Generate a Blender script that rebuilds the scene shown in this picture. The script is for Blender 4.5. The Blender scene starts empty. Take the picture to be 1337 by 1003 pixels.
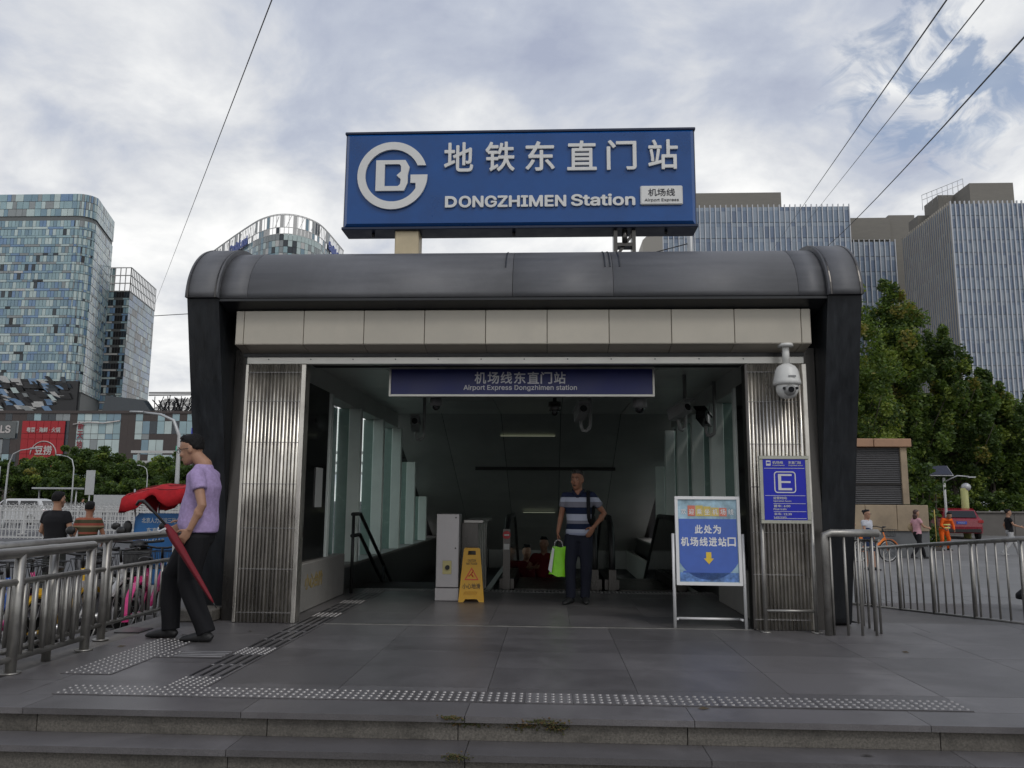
import bpy, bmesh, math, random
import numpy as np
from mathutils import Vector, Matrix, Quaternion
from math import sin, cos, pi, radians, sqrt, atan2
rnd = random.Random(7)
scene = bpy.context.scene
COL = scene.collection

# ---------------------------------------------------------------- camera
YAW, PITCH, ROLL = radians(2.75), radians(8.4), radians(0.41)
fw = Vector((-sin(YAW)*cos(PITCH), cos(YAW)*cos(PITCH), sin(PITCH)))
rt = Vector((cos(YAW), sin(YAW), 0)); up = rt.cross(fw)
cr = rt*cos(ROLL) + up*sin(ROLL); cu = up*cos(ROLL) - rt*sin(ROLL)
cd = bpy.data.cameras.new('camera'); cam = bpy.data.objects.new('camera', cd); COL.objects.link(cam)
m3 = Matrix((cr, cu, -fw)).transposed()
cam.matrix_world = Matrix.Translation((0, 0, 1.7)) @ m3.to_4x4()
cd.sensor_width = 36; cd.lens = 1040/1337*36; cd.clip_start = .05; cd.clip_end = 3000
scene.camera = cam

# ---------------------------------------------------------------- sky, sun, exposure
SUN_EL, SUN_AZ = radians(48), radians(145)      # azimuth clockwise from +y: high behind the right shoulder
w = bpy.data.worlds.new('World'); scene.world = w; w.use_nodes = True
nt = w.node_tree; N = nt.nodes; L = nt.links; N.clear()
def wn(t, **k):
    n = N.new(t)
    for a, v in k.items(): setattr(n, a, v)
    return n
def wmath(op, a, b=None, c=None, clamp=False):
    n = wn('ShaderNodeMath', operation=op, use_clamp=clamp)
    for i, v in enumerate((a, b, c)):
        if v is None: continue
        if isinstance(v, (int, float)): n.inputs[i].default_value = v
        else: L.new(v, n.inputs[i])
    return n.outputs[0]
tc = wn('ShaderNodeTexCoord'); sp = wn('ShaderNodeSeparateXYZ'); L.new(tc.outputs['Generated'], sp.inputs[0])
zz = wmath('ADD', wmath('MAXIMUM', sp.outputs[2], 0.0), 0.30)
cb = wn('ShaderNodeCombineXYZ')
L.new(wmath('DIVIDE', sp.outputs[0], zz), cb.inputs[0]); L.new(wmath('DIVIDE', sp.outputs[1], zz), cb.inputs[1])
def wnoise(scale, detail, rough, off, dist=0.0):
    mp = wn('ShaderNodeMapping'); mp.inputs['Location'].default_value = off; L.new(cb.outputs[0], mp.inputs[0])
    n = wn('ShaderNodeTexNoise'); n.inputs['Scale'].default_value = scale; n.inputs['Detail'].default_value = detail
    n.inputs['Roughness'].default_value = rough; n.inputs['Distortion'].default_value = dist; L.new(mp.outputs[0], n.inputs[0])
    return n.outputs['Fac']
big = wnoise(1.5, 3.0, .5, (3.7, 1.4, 0), 0); fine = wnoise(3.4, 11.0, .56, (4.6, 9.3, 0), .25)
dens = wmath('ADD', wmath('MULTIPLY', big, .44), wmath('MULTIPLY', fine, .68))
dens = wmath('ADD', dens, wmath('MULTIPLY', wmath('SUBTRACT', .36, sp.outputs[2]), .34))   # thin bright overcast low down, thicker cloud bases overhead
rp = wn('ShaderNodeValToRGB'); L.new(dens, rp.inputs[0])
els = rp.color_ramp.elements; els[0].position = .36; els[0].color = (.38, .42, .535, 1)
els[1].position = .68; els[1].color = (.97, .97, .96, 1)
for p_, c_ in ((.46, (.50, .54, .63, 1)), (.53, (.66, .68, .72, 1)), (.60, (.82, .83, .84, 1))):
    e = rp.color_ramp.elements.new(p_); e.color = c_
sky = wn('ShaderNodeTexSky', sky_type='NISHITA'); sky.sun_disc = False; sky.sun_elevation = SUN_EL; sky.sun_rotation = SUN_AZ
sky.air_density = 1.0; sky.dust_density = 1.2
# torn blue gaps in the overcast: where the fine noise is thin, mostly towards one part of the sky
dv = wn('ShaderNodeVectorMath', operation='DOT_PRODUCT'); L.new(tc.outputs['Generated'], dv.inputs[0]); dv.inputs[1].default_value = (.408, .795, .448)
near = wmath('MULTIPLY', wmath('SUBTRACT', dv.outputs['Value'], .9885), 87.0, clamp=True)
gapn = wnoise(10.5, 8.0, .6, (2.2, 8.4, 0), .9)
gap = wmath('MULTIPLY', wmath('SUBTRACT', wmath('ADD', wmath('MULTIPLY', near, .34), gapn), .70), 7.0, clamp=True)
gap = wmath('MULTIPLY', gap, near)
sc_ = wn('ShaderNodeVectorMath', operation='SCALE'); L.new(rp.outputs[0], sc_.inputs[0]); sc_.inputs['Scale'].default_value = 10.6
mx = wn('ShaderNodeMix', data_type='RGBA'); L.new(wmath('MULTIPLY', gap, .8), mx.inputs['Factor']); L.new(sc_.outputs[0], mx.inputs['A']); s2_ = wn('ShaderNodeVectorMath', operation='SCALE'); L.new(sky.outputs[0], s2_.inputs[0]); s2_.inputs['Scale'].default_value = 1.4; L.new(s2_.outputs[0], mx.inputs['B'])
bg = wn('ShaderNodeBackground'); bg.inputs['Strength'].default_value = .10; L.new(mx.outputs['Result'], bg.inputs[0])
wo = wn('ShaderNodeOutputWorld'); L.new(bg.outputs[0], wo.inputs[0])
sl = bpy.data.lights.new('sun', 'SUN'); sl.energy = .9; sl.angle = radians(14); sl.color = (1, .96, .9)
so = bpy.data.objects.new('sun', sl); COL.objects.link(so)
sdir = Vector((sin(SUN_AZ)*cos(SUN_EL), cos(SUN_AZ)*cos(SUN_EL), sin(SUN_EL)))
so.rotation_euler = sdir.to_track_quat('Z', 'Y').to_euler()
scene.view_settings.view_transform = 'Standard'; scene.view_settings.look = 'None'
scene.view_settings.exposure = 0.0; scene.view_settings.gamma = 1.0; scene.view_settings.use_curve_mapping = False
scene.cycles.max_bounces = 8; scene.cycles.diffuse_bounces = 5; scene.cycles.transparent_max_bounces = 12; scene.cycles.use_denoising = True
scene.cycles.caustics_reflective = False; scene.cycles.caustics_refractive = False

# ---------------------------------------------------------------- materials
MATS = {}
def mat(name, col, rough=.6, metal=0.0, var=.12, vscale=6.0, bump=0.0, bscale=40.0, spec=.5, orand=0.0, stretch=None, emit=0.0, light=0.0, dirt=0.0, dcol=(.02,.018,.015), dscale=2.0, coat=0.0, wpos=False):
    if name in MATS: return MATS[name]
    m = bpy.data.materials.new(name); m.use_nodes = True; t = m.node_tree; n = t.nodes; l = t.links
    b = n['Principled BSDF']; b.inputs['Roughness'].default_value = rough; b.inputs['Metallic'].default_value = metal
    b.inputs['Specular IOR Level'].default_value = spec; b.inputs['Coat Weight'].default_value = coat
    co = n.new('ShaderNodeNewGeometry' if wpos else 'ShaderNodeTexCoord'); base = co.outputs['Position' if wpos else 'Object']; vec = base
    if stretch:
        mp = n.new('ShaderNodeMapping'); mp.inputs['Scale'].default_value = stretch; l.new(vec, mp.inputs[0]); vec = mp.outputs[0]
    no = n.new('ShaderNodeTexNoise'); no.inputs['Scale'].default_value = vscale; no.inputs['Detail'].default_value = 6; no.inputs['Roughness'].default_value = .65
    l.new(vec, no.inputs[0])
    mr = n.new('ShaderNodeMapRange'); mr.inputs['From Min'].default_value = .28; mr.inputs['From Max'].default_value = .72
    mr.inputs['To Min'].default_value = 1-var; mr.inputs['To Max'].default_value = 1+var; l.new(no.outputs['Fac'], mr.inputs[0])
    fac = mr.outputs[0]
    if orand:
        oi = n.new('ShaderNodeObjectInfo'); m2 = n.new('ShaderNodeMapRange'); m2.inputs['To Min'].default_value = 1-orand; m2.inputs['To Max'].default_value = 1+orand
        l.new(oi.outputs['Random'], m2.inputs[0]); mm = n.new('ShaderNodeMath'); mm.operation = 'MULTIPLY'; l.new(fac, mm.inputs[0]); l.new(m2.outputs[0], mm.inputs[1]); fac = mm.outputs[0]
    sc = n.new('ShaderNodeVectorMath'); sc.operation = 'SCALE'; sc.inputs[0].default_value = col[:3]; l.new(fac, sc.inputs['Scale'])
    out = sc.outputs[0]
    if light:                                            # paler worn or dusty patches
        d = n.new('ShaderNodeTexNoise'); d.inputs['Scale'].default_value = dscale*.6; d.inputs['Detail'].default_value = 8; d.inputs['Roughness'].default_value = .72; d.inputs['Distortion'].default_value = .4; l.new(base, d.inputs[0])
        r2 = n.new('ShaderNodeMapRange'); r2.inputs['From Min'].default_value = .50; r2.inputs['From Max'].default_value = .70; r2.inputs['To Min'].default_value = 1; r2.inputs['To Max'].default_value = 1+light; l.new(d.outputs['Fac'], r2.inputs[0])
        s3 = n.new('ShaderNodeVectorMath'); s3.operation = 'SCALE'; l.new(out, s3.inputs[0]); l.new(r2.outputs[0], s3.inputs['Scale']); out = s3.outputs[0]
    if dirt:
        d = n.new('ShaderNodeTexNoise'); d.inputs['Scale'].default_value = dscale; d.inputs['Detail'].default_value = 9; d.inputs['Roughness'].default_value = .7; l.new(base, d.inputs[0])
        r2 = n.new('ShaderNodeMapRange'); r2.inputs['From Min'].default_value = .48; r2.inputs['From Max'].default_value = .72; r2.inputs['To Max'].default_value = dirt; l.new(d.outputs['Fac'], r2.inputs[0])
        mi = n.new('ShaderNodeMix'); mi.data_type = 'RGBA'; l.new(r2.outputs[0], mi.inputs['Factor']); l.new(out, mi.inputs['A']); mi.inputs['B'].default_value = (*dcol, 1); out = mi.outputs['Result']
    l.new(out, b.inputs['Base Color'])
    rr = n.new('ShaderNodeMapRange'); rr.inputs['From Min'].default_value = .3; rr.inputs['From Max'].default_value = .7
    rr.inputs['To Min'].default_value = max(rough-.1*min(1, rough*2), .02); rr.inputs['To Max'].default_value = min(rough+.1, 1); l.new(no.outputs['Fac'], rr.inputs[0]); l.new(rr.outputs[0], b.inputs['Roughness'])
    if bump:
        bn = n.new('ShaderNodeTexNoise'); bn.inputs['Scale'].default_value = bscale; bn.inputs['Detail'].default_value = 5; l.new(vec, bn.inputs[0])
        bp = n.new('ShaderNodeBump'); bp.inputs['Strength'].default_value = bump; bp.inputs['Distance'].default_value = .01; l.new(bn.outputs['Fac'], bp.inputs['Height']); l.new(bp.outputs[0], b.inputs['Normal'])
    if emit:
        b.inputs['Emission Strength'].default_value = emit; b.inputs['Emission Color'].default_value = (*col[:3], 1)
    MATS[name] = m; return m
def glass(name, tint, gloss=.12, rough=.03):
    if name in MATS: return MATS[name]
    m = bpy.data.materials.new(name); m.use_nodes = True; t = m.node_tree; n = t.nodes; l = t.links; n.remove(n['Principled BSDF'])
    tr = n.new('ShaderNodeBsdfTransparent'); tr.inputs[0].default_value = (*tint, 1)
    gl = n.new('ShaderNodeBsdfGlossy'); gl.inputs['Roughness'].default_value = rough; gl.inputs[0].default_value = (.9, .95, .95, 1)
    fr = n.new('ShaderNodeFresnel'); fr.inputs[0].default_value = 1.5; ad = n.new('ShaderNodeMath'); ad.inputs[1].default_value = gloss; l.new(fr.outputs[0], ad.inputs[0])
    mi = n.new('ShaderNodeMixShader'); l.new(ad.outputs[0], mi.inputs[0]); l.new(tr.outputs[0], mi.inputs[1]); l.new(gl.outputs[0], mi.inputs[2])
    l.new(mi.outputs[0], n['Material Output'].inputs[0]); MATS[name] = m; return m

# ---------------------------------------------------------------- mesh helpers
class MB:
    def __init__(s): s.v = []; s.f = []; s.m = []; s.sm = []
    def add(s, vs, fs, mi=0, smooth=False):
        o = len(s.v); s.v += [tuple(p) for p in vs]; s.f += [tuple(i+o for i in f) for f in fs]; s.m += [mi]*len(fs); s.sm += [smooth]*len(fs); return s
    def box(s, c, d, rot=None, mi=0):
        hx, hy, hz = d[0]/2, d[1]/2, d[2]/2
        vs = [Vector((x, y, z)) for x in (-hx, hx) for y in (-hy, hy) for z in (-hz, hz)]
        if rot is not None: vs = [rot @ p for p in vs]
        vs = [p+Vector(c) for p in vs]
        return s.add(vs, [(0,1,3,2), (4,6,7,5), (0,4,5,1), (2,3,7,6), (0,2,6,4), (1,5,7,3)], mi)
    def b2(s, a, b, mi=0):
        return s.box([(a[i]+b[i])/2 for i in range(3)], [abs(b[i]-a[i]) for i in range(3)], None, mi)
    def cbox(s, a, b, e=.01, mi=0):           # chamfered box between two corners
        x0, y0, z0 = [min(a[i], b[i]) for i in range(3)]; x1, y1, z1 = [max(a[i], b[i]) for i in range(3)]
        bm = bmesh.new(); bmesh.ops.create_cube(bm, size=1)
        for v in bm.verts: v.co = Vector(((x0+x1)/2+v.co.x*(x1-x0), (y0+y1)/2+v.co.y*(y1-y0), (z0+z1)/2+v.co.z*(z1-z0)))
        bmesh.ops.bevel(bm, geom=list(bm.edges), offset=e, segments=1, affect='EDGES')
        bm.verts.index_update(); s.add([v.co[:] for v in bm.verts], [[v.index for v in f.verts] for f in bm.faces], mi); bm.free(); return s
    def bar(s, a, b, w, h, mi=0):
        a = Vector(a); b = Vector(b); d = b-a; q = d.to_track_quat('Y', 'Z').to_matrix()
        return s.box((a+b)/2, (w, d.length, h), q, mi)
    def tube(s, pts, r, n=8, mi=0, cap=True, smooth=True, flat=None, upv=None):
        pts = [Vector(p) for p in pts]; k = len(pts); rs = r if isinstance(r, (list, tuple)) else [r]*k
        vs = []; prev = None
        for i, p in enumerate(pts):
            t = (pts[min(i+1, k-1)]-pts[max(i-1, 0)])
            t = t.normalized() if t.length > 1e-9 else Vector((0, 0, 1))
            if prev is None:
                a = Vector(upv) if upv else (Vector((0, 0, 1)) if abs(t.z) < .9 else Vector((0, 1, 0)))
                nrm = (a-t*a.dot(t)).normalized()
            else:
                nrm = prev-t*prev.dot(t); nrm = nrm.normalized() if nrm.length > 1e-6 else t.orthogonal().normalized()
            prev = nrm; bi = t.cross(nrm)
            rr = rs[i]; ra, rb = rr if isinstance(rr, tuple) else (rr, rr)
            for j in range(n):
                an = 2*pi*j/n; vs.append(p+nrm*(cos(an)*ra)+bi*(sin(an)*rb))
        fs = [(i*n+j, i*n+(j+1) % n, (i+1)*n+(j+1) % n, (i+1)*n+j) for i in range(k-1) for j in range(n)]
        s.add(vs, fs, mi, smooth)
        if cap:
            o = len(s.v)-len(vs); s.f += [tuple(o+j for j in range(n))[::-1], tuple(o+(k-1)*n+j for j in range(n))]; s.m += [mi]*2; s.sm += [False]*2
        return s
    def rings(s, rgs, n=16, mi=0, smooth=True):   # (cx, cy, z, rx, ry) horizontal ellipses
        vs = []
        for cx, cy, z, rx, ry in rgs:
            for j in range(n): a = 2*pi*j/n; vs.append((cx+cos(a)*rx, cy+sin(a)*ry, z))
        k = len(rgs)
        fs = [(i*n+j, i*n+(j+1) % n, (i+1)*n+(j+1) % n, (i+1)*n+j) for i in range(k-1) for j in range(n)]
        fs += [tuple(range(n))[::-1], tuple((k-1)*n+j for j in range(n))]
        return s.add(vs, fs, mi, smooth)
    def ell(s, c, r, n=10, mi=0, rot=None):
        rg = []
        c = Vector(c); vs = []; k = max(4, n//2+1)
        for i in range(1, k):
            ph = pi*i/k
            for j in range(n):
                a = 2*pi*j/n; p = Vector((r[0]*sin(ph)*cos(a), r[1]*sin(ph)*sin(a), -r[2]*cos(ph))); vs.append(c+(rot @ p if rot else p))
        p0 = Vector((0, 0, -r[2])); p1 = Vector((0, 0, r[2]))
        vs += [c+(rot @ p0 if rot else p0), c+(rot @ p1 if rot else p1)]
        fs = [(i*n+j, i*n+(j+1) % n, (i+1)*n+(j+1) % n, (i+1)*n+j) for i in range(k-2) for j in range(n)]
        b0 = len(vs)-2; fs += [(b0, (j+1) % n, j) for j in range(n)]; o = (k-2)*n; fs += [(b0+1, o+j, o+(j+1) % n) for j in range(n)]
        return s.add(vs, fs, mi, True)
    def prism(s, poly, ax, a, b, mi=0, smooth=False):    # 2-D polygon extruded along axis ax from a to b
        def P(u, v, t): return {'x': (t, u, v), 'y': (u, t, v), 'z': (u, v, t)}[ax]
        n = len(poly); vs = [P(u, v, a) for u, v in poly]+[P(u, v, b) for u, v in poly]
        s.add(vs, [(i, (i+1) % n, n+(i+1) % n, n+i) for i in range(n)], mi, smooth)
        o = len(s.v)-2*n; s.f += [tuple(o+i for i in range(n))[::-1], tuple(o+n+i for i in range(n))]; s.m += [mi]*2; s.sm += [False]*2
        return s
    def mesh(s, name, mats):
        me = bpy.data.meshes.new(name); me.from_pydata(s.v, [], s.f)
        for m in (mats if isinstance(mats, (list, tuple)) else [mats]): me.materials.append(m)
        me.polygons.foreach_set('material_index', s.m); me.polygons.foreach_set('use_smooth', s.sm)
        bm = bmesh.new(); bm.from_mesh(me); bmesh.ops.recalc_face_normals(bm, faces=bm.faces); bm.to_mesh(me); bm.free()
        me.update(); return me
    def build(s, name, mats, parent=None, loc=None, world=False, rot=None):
        if world and parent is not None:
            q = parent.location if parent.parent is None else parent.location+parent.parent.location
            s.v = [(x-q[0], y-q[1], z-q[2]) for x, y, z in s.v]
        return link(name, s.mesh(name, mats), parent, loc, rot)
def link(name, data, parent=None, loc=None, rot=None):
    o = bpy.data.objects.new(name, data); COL.objects.link(o)
    if parent is not None: o.parent = parent
    if loc is not None: o.location = loc
    if rot is not None: o.rotation_euler = rot
    return o
def tag(o, label=None, cat=None, group=None, kind=None):
    if label: o['label'] = label
    if cat: o['category'] = cat
    if group: o['group'] = group
    if kind: o['kind'] = kind
    return o
def thing(name, label, cat, loc=(0, 0, 0), rz=0, group=None):
    o = link(name, None, None, loc, (0, 0, rz)); o.empty_display_size = .1
    return tag(o, label, cat, group)
def copy_tree(o, parent=None):
    c = o.copy(); COL.objects.link(c); c.parent = parent
    for ch in list(o.children): copy_tree(ch, c)
    return c
def recolor(root, old, new):                       # object-level material override on a copy
    for o in [root]+list(root.children_recursive):
        if o.type == 'MESH':
            for sl_ in o.material_slots:
                if sl_.material == old: sl_.link = 'OBJECT'; sl_.material = new
try:
    FONT = bpy.data.fonts.load(bpy.utils.system_resource('DATAFILES')+'/fonts/Inter.woff2')
except Exception:
    FONT = None
def text(name, body, size, m, parent, loc, rot=(pi/2, 0, 0), ext=.004, off=0.0, align='CENTER', bevel=0.0, sx=1.0, world=True, space=1.0):
    c = bpy.data.curves.new(name, 'FONT'); c.body = body; c.size = size
    if FONT and body.isascii(): c.font = FONT
    c.extrude = ext; c.offset = off; c.align_x = align; c.align_y = 'CENTER'; c.bevel_depth = bevel; c.bevel_resolution = 0
    c.resolution_u = 3; c.space_character = space
    t = bpy.data.objects.new(name, c); COL.objects.link(t)
    dg = bpy.context.evaluated_depsgraph_get(); dg.update()
    me = bpy.data.meshes.new_from_object(t.evaluated_get(dg)); bpy.data.objects.remove(t); bpy.data.curves.remove(c)
    me.materials.clear(); me.materials.append(m); me.name = name
    if world and parent is not None:
        q = parent.location if parent.parent is None else parent.location+parent.parent.location
        loc = Vector(loc)-q
    o = link(name, me, parent, loc, rot); o.scale = (sx, 1, 1); return o
def arc(cx, cy, r, a0, a1, n): return [(cx+r*cos(a0+(a1-a0)*i/n), cy+r*sin(a0+(a1-a0)*i/n)) for i in range(n+1)]
# ================================================================ ground, street, plaza, platform
M_GRAN = mat('granite_paving', (.115, .109, .111), .36, var=.30, vscale=130, bump=.12, bscale=260, orand=.20, light=.45, dirt=.6, dcol=(.055, .051, .052), dscale=1.5, wpos=True)
M_GRAND = mat('granite_riser', (.118, .108, .094), .8, var=.5, vscale=75, bump=.35, bscale=120, orand=.12, dirt=.75, dcol=(.03, .028, .024), dscale=3.0, wpos=True)
M_JOINT = mat('joint_dark', (.03, .028, .026), .9)
M_ASPH = mat('asphalt', (.075, .075, .078), .85, var=.15, vscale=1.2, bump=.25, bscale=90, dirt=.3, dscale=.4, dcol=(.045, .045, .045), wpos=True)
M_PLAZA = mat('plaza_paving', (.17, .168, .165), .7, var=.12, vscale=1.5, bump=.1, bscale=60, orand=.08, dirt=.3, dscale=.5, dcol=(.10, .098, .095), wpos=True)
M_SIDE = mat('sidewalk_concrete', (.16, .15, .14), .85, var=.18, vscale=2.5, bump=.2, bscale=60, dirt=.4, dscale=1.1, dcol=(.08, .07, .06), wpos=True)
M_LINE = mat('road_paint', (.6, .6, .58), .7, var=.15, vscale=8, dirt=.4, dcol=(.2, .2, .2), dscale=3)
M_STEEL = mat('brushed_steel', (.33, .32, .30), .44, .85, var=.2, vscale=9, dirt=.4, dcol=(.12, .11, .10), dscale=4)
M_STUD = mat('steel_stud', (.30, .29, .285), .5, .7, var=.3, vscale=3, wpos=True)
M_MOSS = mat('moss', (.060, .062, .022), .95, var=.5, vscale=30)
M_MOSS2 = mat('dry_moss', (.12, .075, .03), .95, var=.5, vscale=30)

g = MB().add([(-900, -300, 0), (900, -300, 0), (900, 1500, 0), (-900, 1500, 0)], [(0, 1, 2, 3)]).build('ground', M_ASPH); tag(g, kind='structure')
sw = MB().b2((-9.4, 2.5, -.05), (-3.72, 40, .10)).build('sidewalk', M_SIDE); tag(sw, kind='structure')
road = MB().add([(-400, 14, .006), (-9.6, 14, .006), (-9.6, 112, .006), (-400, 112, .006)], [(0, 1, 2, 3)]).build('road', M_ASPH); tag(road, kind='structure')
mk = MB()
for yy in (36, 40.5, 66, 70):
    for k in range(14): mk.b2((-14-k*7, yy, .008), (-10.5-k*7, yy+.15, .010))
mk.b2((-120, 62, .008), (-9.8, 62.16, .010))
mk.build('lane_marking', M_LINE, road)

plat = MB().b2((-3.69, 4.76, -.1), (8.0, 8.58, .455)).b2((-3.69, 8.58, -.1), (3.2, 12.6, .455)).build('platform', M_JOINT); tag(plat, kind='structure')
def unit(name, m, e=.006):
    return MB().cbox((-.5, -.5, -.5), (.5, .5, .5), e).mesh(name, m)
def slab(parent, me, x0, x1, y0, y1, z0, z1, name='paving_slab'):
    o = link(name, me, parent, ((x0+x1)/2, (y0+y1)/2, (z0+z1)/2)); o.scale = (x1-x0, y1-y0, z1-z0); return o
U_G = unit('granite_slab', M_GRAN, .004); U_R = unit('riser_block', M_GRAND, .004); U_P = unit('plaza_slab', M_PLAZA, .003)
xj = [-3.70] + [-3.05+1.285*i for i in range(9)]
for i in range(len(xj)-1):                                   # nosing row and the kerb stones of the front edge
    slab(plat, U_G, xj[i]+.002, xj[i+1]-.002, 4.70, 5.000, .466, .500, 'nosing_slab')
xr = [-3.70, -2.98, -1.62, -.55+.03, .77, 2.15, 3.5, 4.8, 6.2, 8.0]
for i in range(len(xr)-1): slab(plat, U_R, xr[i]+.003, xr[i+1]-.003, 4.735, 4.80, .362, .462, 'riser_block')
rows = [5.003, 5.40, 6.04, 6.68, 7.32, 7.985]
for r in range(5):
    o_ = (0 if r % 2 else .0); x = -3.70
    n_ = 0
    while x < 7.9:
        x1 = min(x+(.42 if n_ == 0 else .96), 8.0)
        slab(plat, U_G, x+.0018, x1-.0018, rows[r]+.0018, rows[r+1]-.0018, .46, .500+rnd.uniform(-.0006, .0006)); x = x1; n_ += 1
for r in range(4):
    y0 = 8.02+r*.80; x = -3.0
    while x < 2.55:
        x1 = min(x+.80, 2.6); slab(plat, U_G, x+.0015, x1-.0015, y0+.0015, min(y0+.80, 11.22)-.0015, .46, .500+rnd.uniform(-.0005, .0005)); x = x1
slab(plat, U_G, -3.70, -3.004, 8.0, 8.57, .46, .500); 
for x0, x1 in ((2.604, 3.6), (3.604, 4.6), (4.604, 6.0), (6.004, 8.0)): slab(plat, U_G, x0, x1, 7.988, 8.57, .46, .4995)
MB().b2((-2.55, 7.987, .47), (1.96, 8.018, .5045)).build('threshold_strip', M_STEEL, plat)
# two lower steps
step = MB().b2((-3.69, 3.9, -.1), (8, 4.74, .18)).b2((-3.69, 4.52, -.1), (8, 4.74, .325)).build('front_steps', M_JOINT); tag(step, kind='structure')
xs2 = [-3.70]+[-3.35+1.36*i+.0 for i in range(1, 9)]
xs2 = [-3.70, -1.75, -.455, .85, 2.2, 3.6, 5.0, 6.4, 8.0]
for i in range(len(xs2)-1):
    slab(step, U_G, xs2[i]+.002, xs2[i+1]-.002, 4.47, 4.733, .328, .362, 'tread_slab')
    slab(step, U_R, xs2[i]+.003, xs2[i+1]-.003, 4.505, 4.55, .19, .325, 'riser_block')
    slab(step, U_G, xs2[i]+.002, xs2[i+1]-.002, 4.22, 4.503, .183, .220, 'tread_slab')
# moss in the step joints
def moss(pts, label):
    mb = MB(); r_ = random.Random(3)
    for (x, y, z, sx, sz, n) in pts:
        for _ in range(n):
            a = r_.uniform(.0025, .0055); mb.ell((x+r_.gauss(0, sx), y+r_.uniform(-.012, .008), z+r_.gauss(0, sz)), (a*1.4, a, a*.9), 6, mi=r_.random() < .3)
    o = mb.build('moss', [M_MOSS, M_MOSS2]); tag(o, label, 'moss', kind='stuff')
moss([(-.55, 4.70, .492, .03, .005, 170), (-.47, 4.733, .455, .06, .008, 160), (-.03, 4.705, .478, .060, .007, 330), (.04, 4.72, .455, .03, .016, 190), (-.14, 4.73, .452, .05, .012, 150), (-.50, 4.47, .352, .035, .01, 140)], 'green and rusty moss growing on the step edge')
# ramp down to the plaza on the right, with its kerb
ra = MB().add([(3.2, 8.575, .499), (8, 8.575, .499), (8, 14.5, .012), (3.2, 14.5, .012)], [(0, 1, 2, 3)]).build('ramp', M_GRAN); tag(ra, kind='structure')
MB().prism([(8.4, .36), (8.4, .475), (14.6, .02), (14.6, -.09)], 'x', 4.78, 4.95).build('ramp_kerb', M_GRAND, ra)
pz = MB().add([(4.97, 8.6, .008), (60, 8.6, .008), (60, 47, .008), (3.2, 47, .008), (3.2, 14.52, .008), (4.97, 14.52, .008)], [(0, 1, 2, 3, 4, 5)]).build('plaza', M_PLAZA); tag(pz, kind='structure')
for r in range(15):
    for c in range(12):
        x0 = 5.2+c*1.5+(.75 if r % 2 else 0)-(1.5 if r > 5 else 0); y0 = 10.6+r*1.25
        if x0 < 5 and y0 < 14.6: continue
        slab(pz, U_P, x0+.004, x0+1.496, y0+.004, y0+1.246, -.01, .012+rnd.uniform(0, .002))
# ---------------- tactile paving
def stud_tile(nx, ny, sx, sy):
    mb = MB().b2((0, 0, 0), (sx, sy, .004), 0)
    for i in range(nx):
        for j in range(ny):
            x = sx*(i+.5)/nx; y = sy*(j+.5)/ny; r = .0135
            a = [(x+r*cos(k*pi/4), y+r*sin(k*pi/4), .004) for k in range(8)]; b = [(x+r*.72*cos(k*pi/4), y+r*.72*sin(k*pi/4), .0095) for k in range(8)]
            mb.add(a+b, [(k, (k+1) % 8, 8+(k+1) % 8, 8+k) for k in range(8)]+[tuple(range(8, 16))], 1)
    return mb.mesh('stud_tile', [M_GRAN, M_STUD])
def bar_tile(n, sx, sy, along='y'):
    mb = MB().b2((0, 0, 0), (sx, sy, .004), 0)
    for i in range(n):
        if along == 'y':
            x = sx*(i+.5)/n; mb.cbox((x-.012, .015, .003), (x+.012, sy-.04, .0095), .003, 1); mb.cbox((x-.012, sy-.03, .003), (x+.012, sy-.005, .0095), .003, 2)
        else:
            y = sy*(i+.5)/n; mb.cbox((.01, y-.012, .003), (sx-.01, y+.012, .0095), .003, 2)
    return mb.mesh('bar_tile', [M_GRAN, mat('dark_bar', (.02, .02, .022), .35, var=.2), M_STUD])
tact = link('tactile_path', None, None, (0, 0, .5)); tag(tact, kind='structure')
T1 = stud_tile(6, 4, .29, .25); T2 = stud_tile(6, 6, .36, .352); T3 = bar_tile(4, .28, .40); T4 = bar_tile(4, .40, .26, 'x'); T5 = stud_tile(6, 6, .28, .28); T6 = stud_tile(6, 5, .30, .25)
for k in range(19): link('stud_tile', T1, tact, (-3.08+k*.293, 5.018, .0015))
for k in range(4): link('stud_tile', T2, tact, (-3.38, 5.585+k*.355, .0015))
link('stud_tile', stud_tile(2, 4, .12, .25), tact, (-3.018, 6.20, .0015))
link('bar_tile', T4, tact, (-2.895-.0, 6.20, .0028)); 
y = 5.275
link('stud_tile', T5, tact, (-2.49, y, .0015)); y += .285
while y < 7.9:
    if 6.15 < y < 6.45: link('stud_tile', T5, tact, (-2.49, y, .0015)); y += .285; continue
    link('bar_tile', T3, tact, (-2.49, y, .0015)); y += .405
y = 8.03
k = 0
while y < 10.7:
    if k % 3 == 1: link('stud_tile', T5, tact, (-2.49, y, .0015)); y += .285
    else: link('bar_tile', T3, tact, (-2.49, y, .0015)); y += .405
    k += 1
for k in range(16): link('stud_tile', T6, tact, (-2.52+k*.304, 10.92, .0015))
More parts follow.
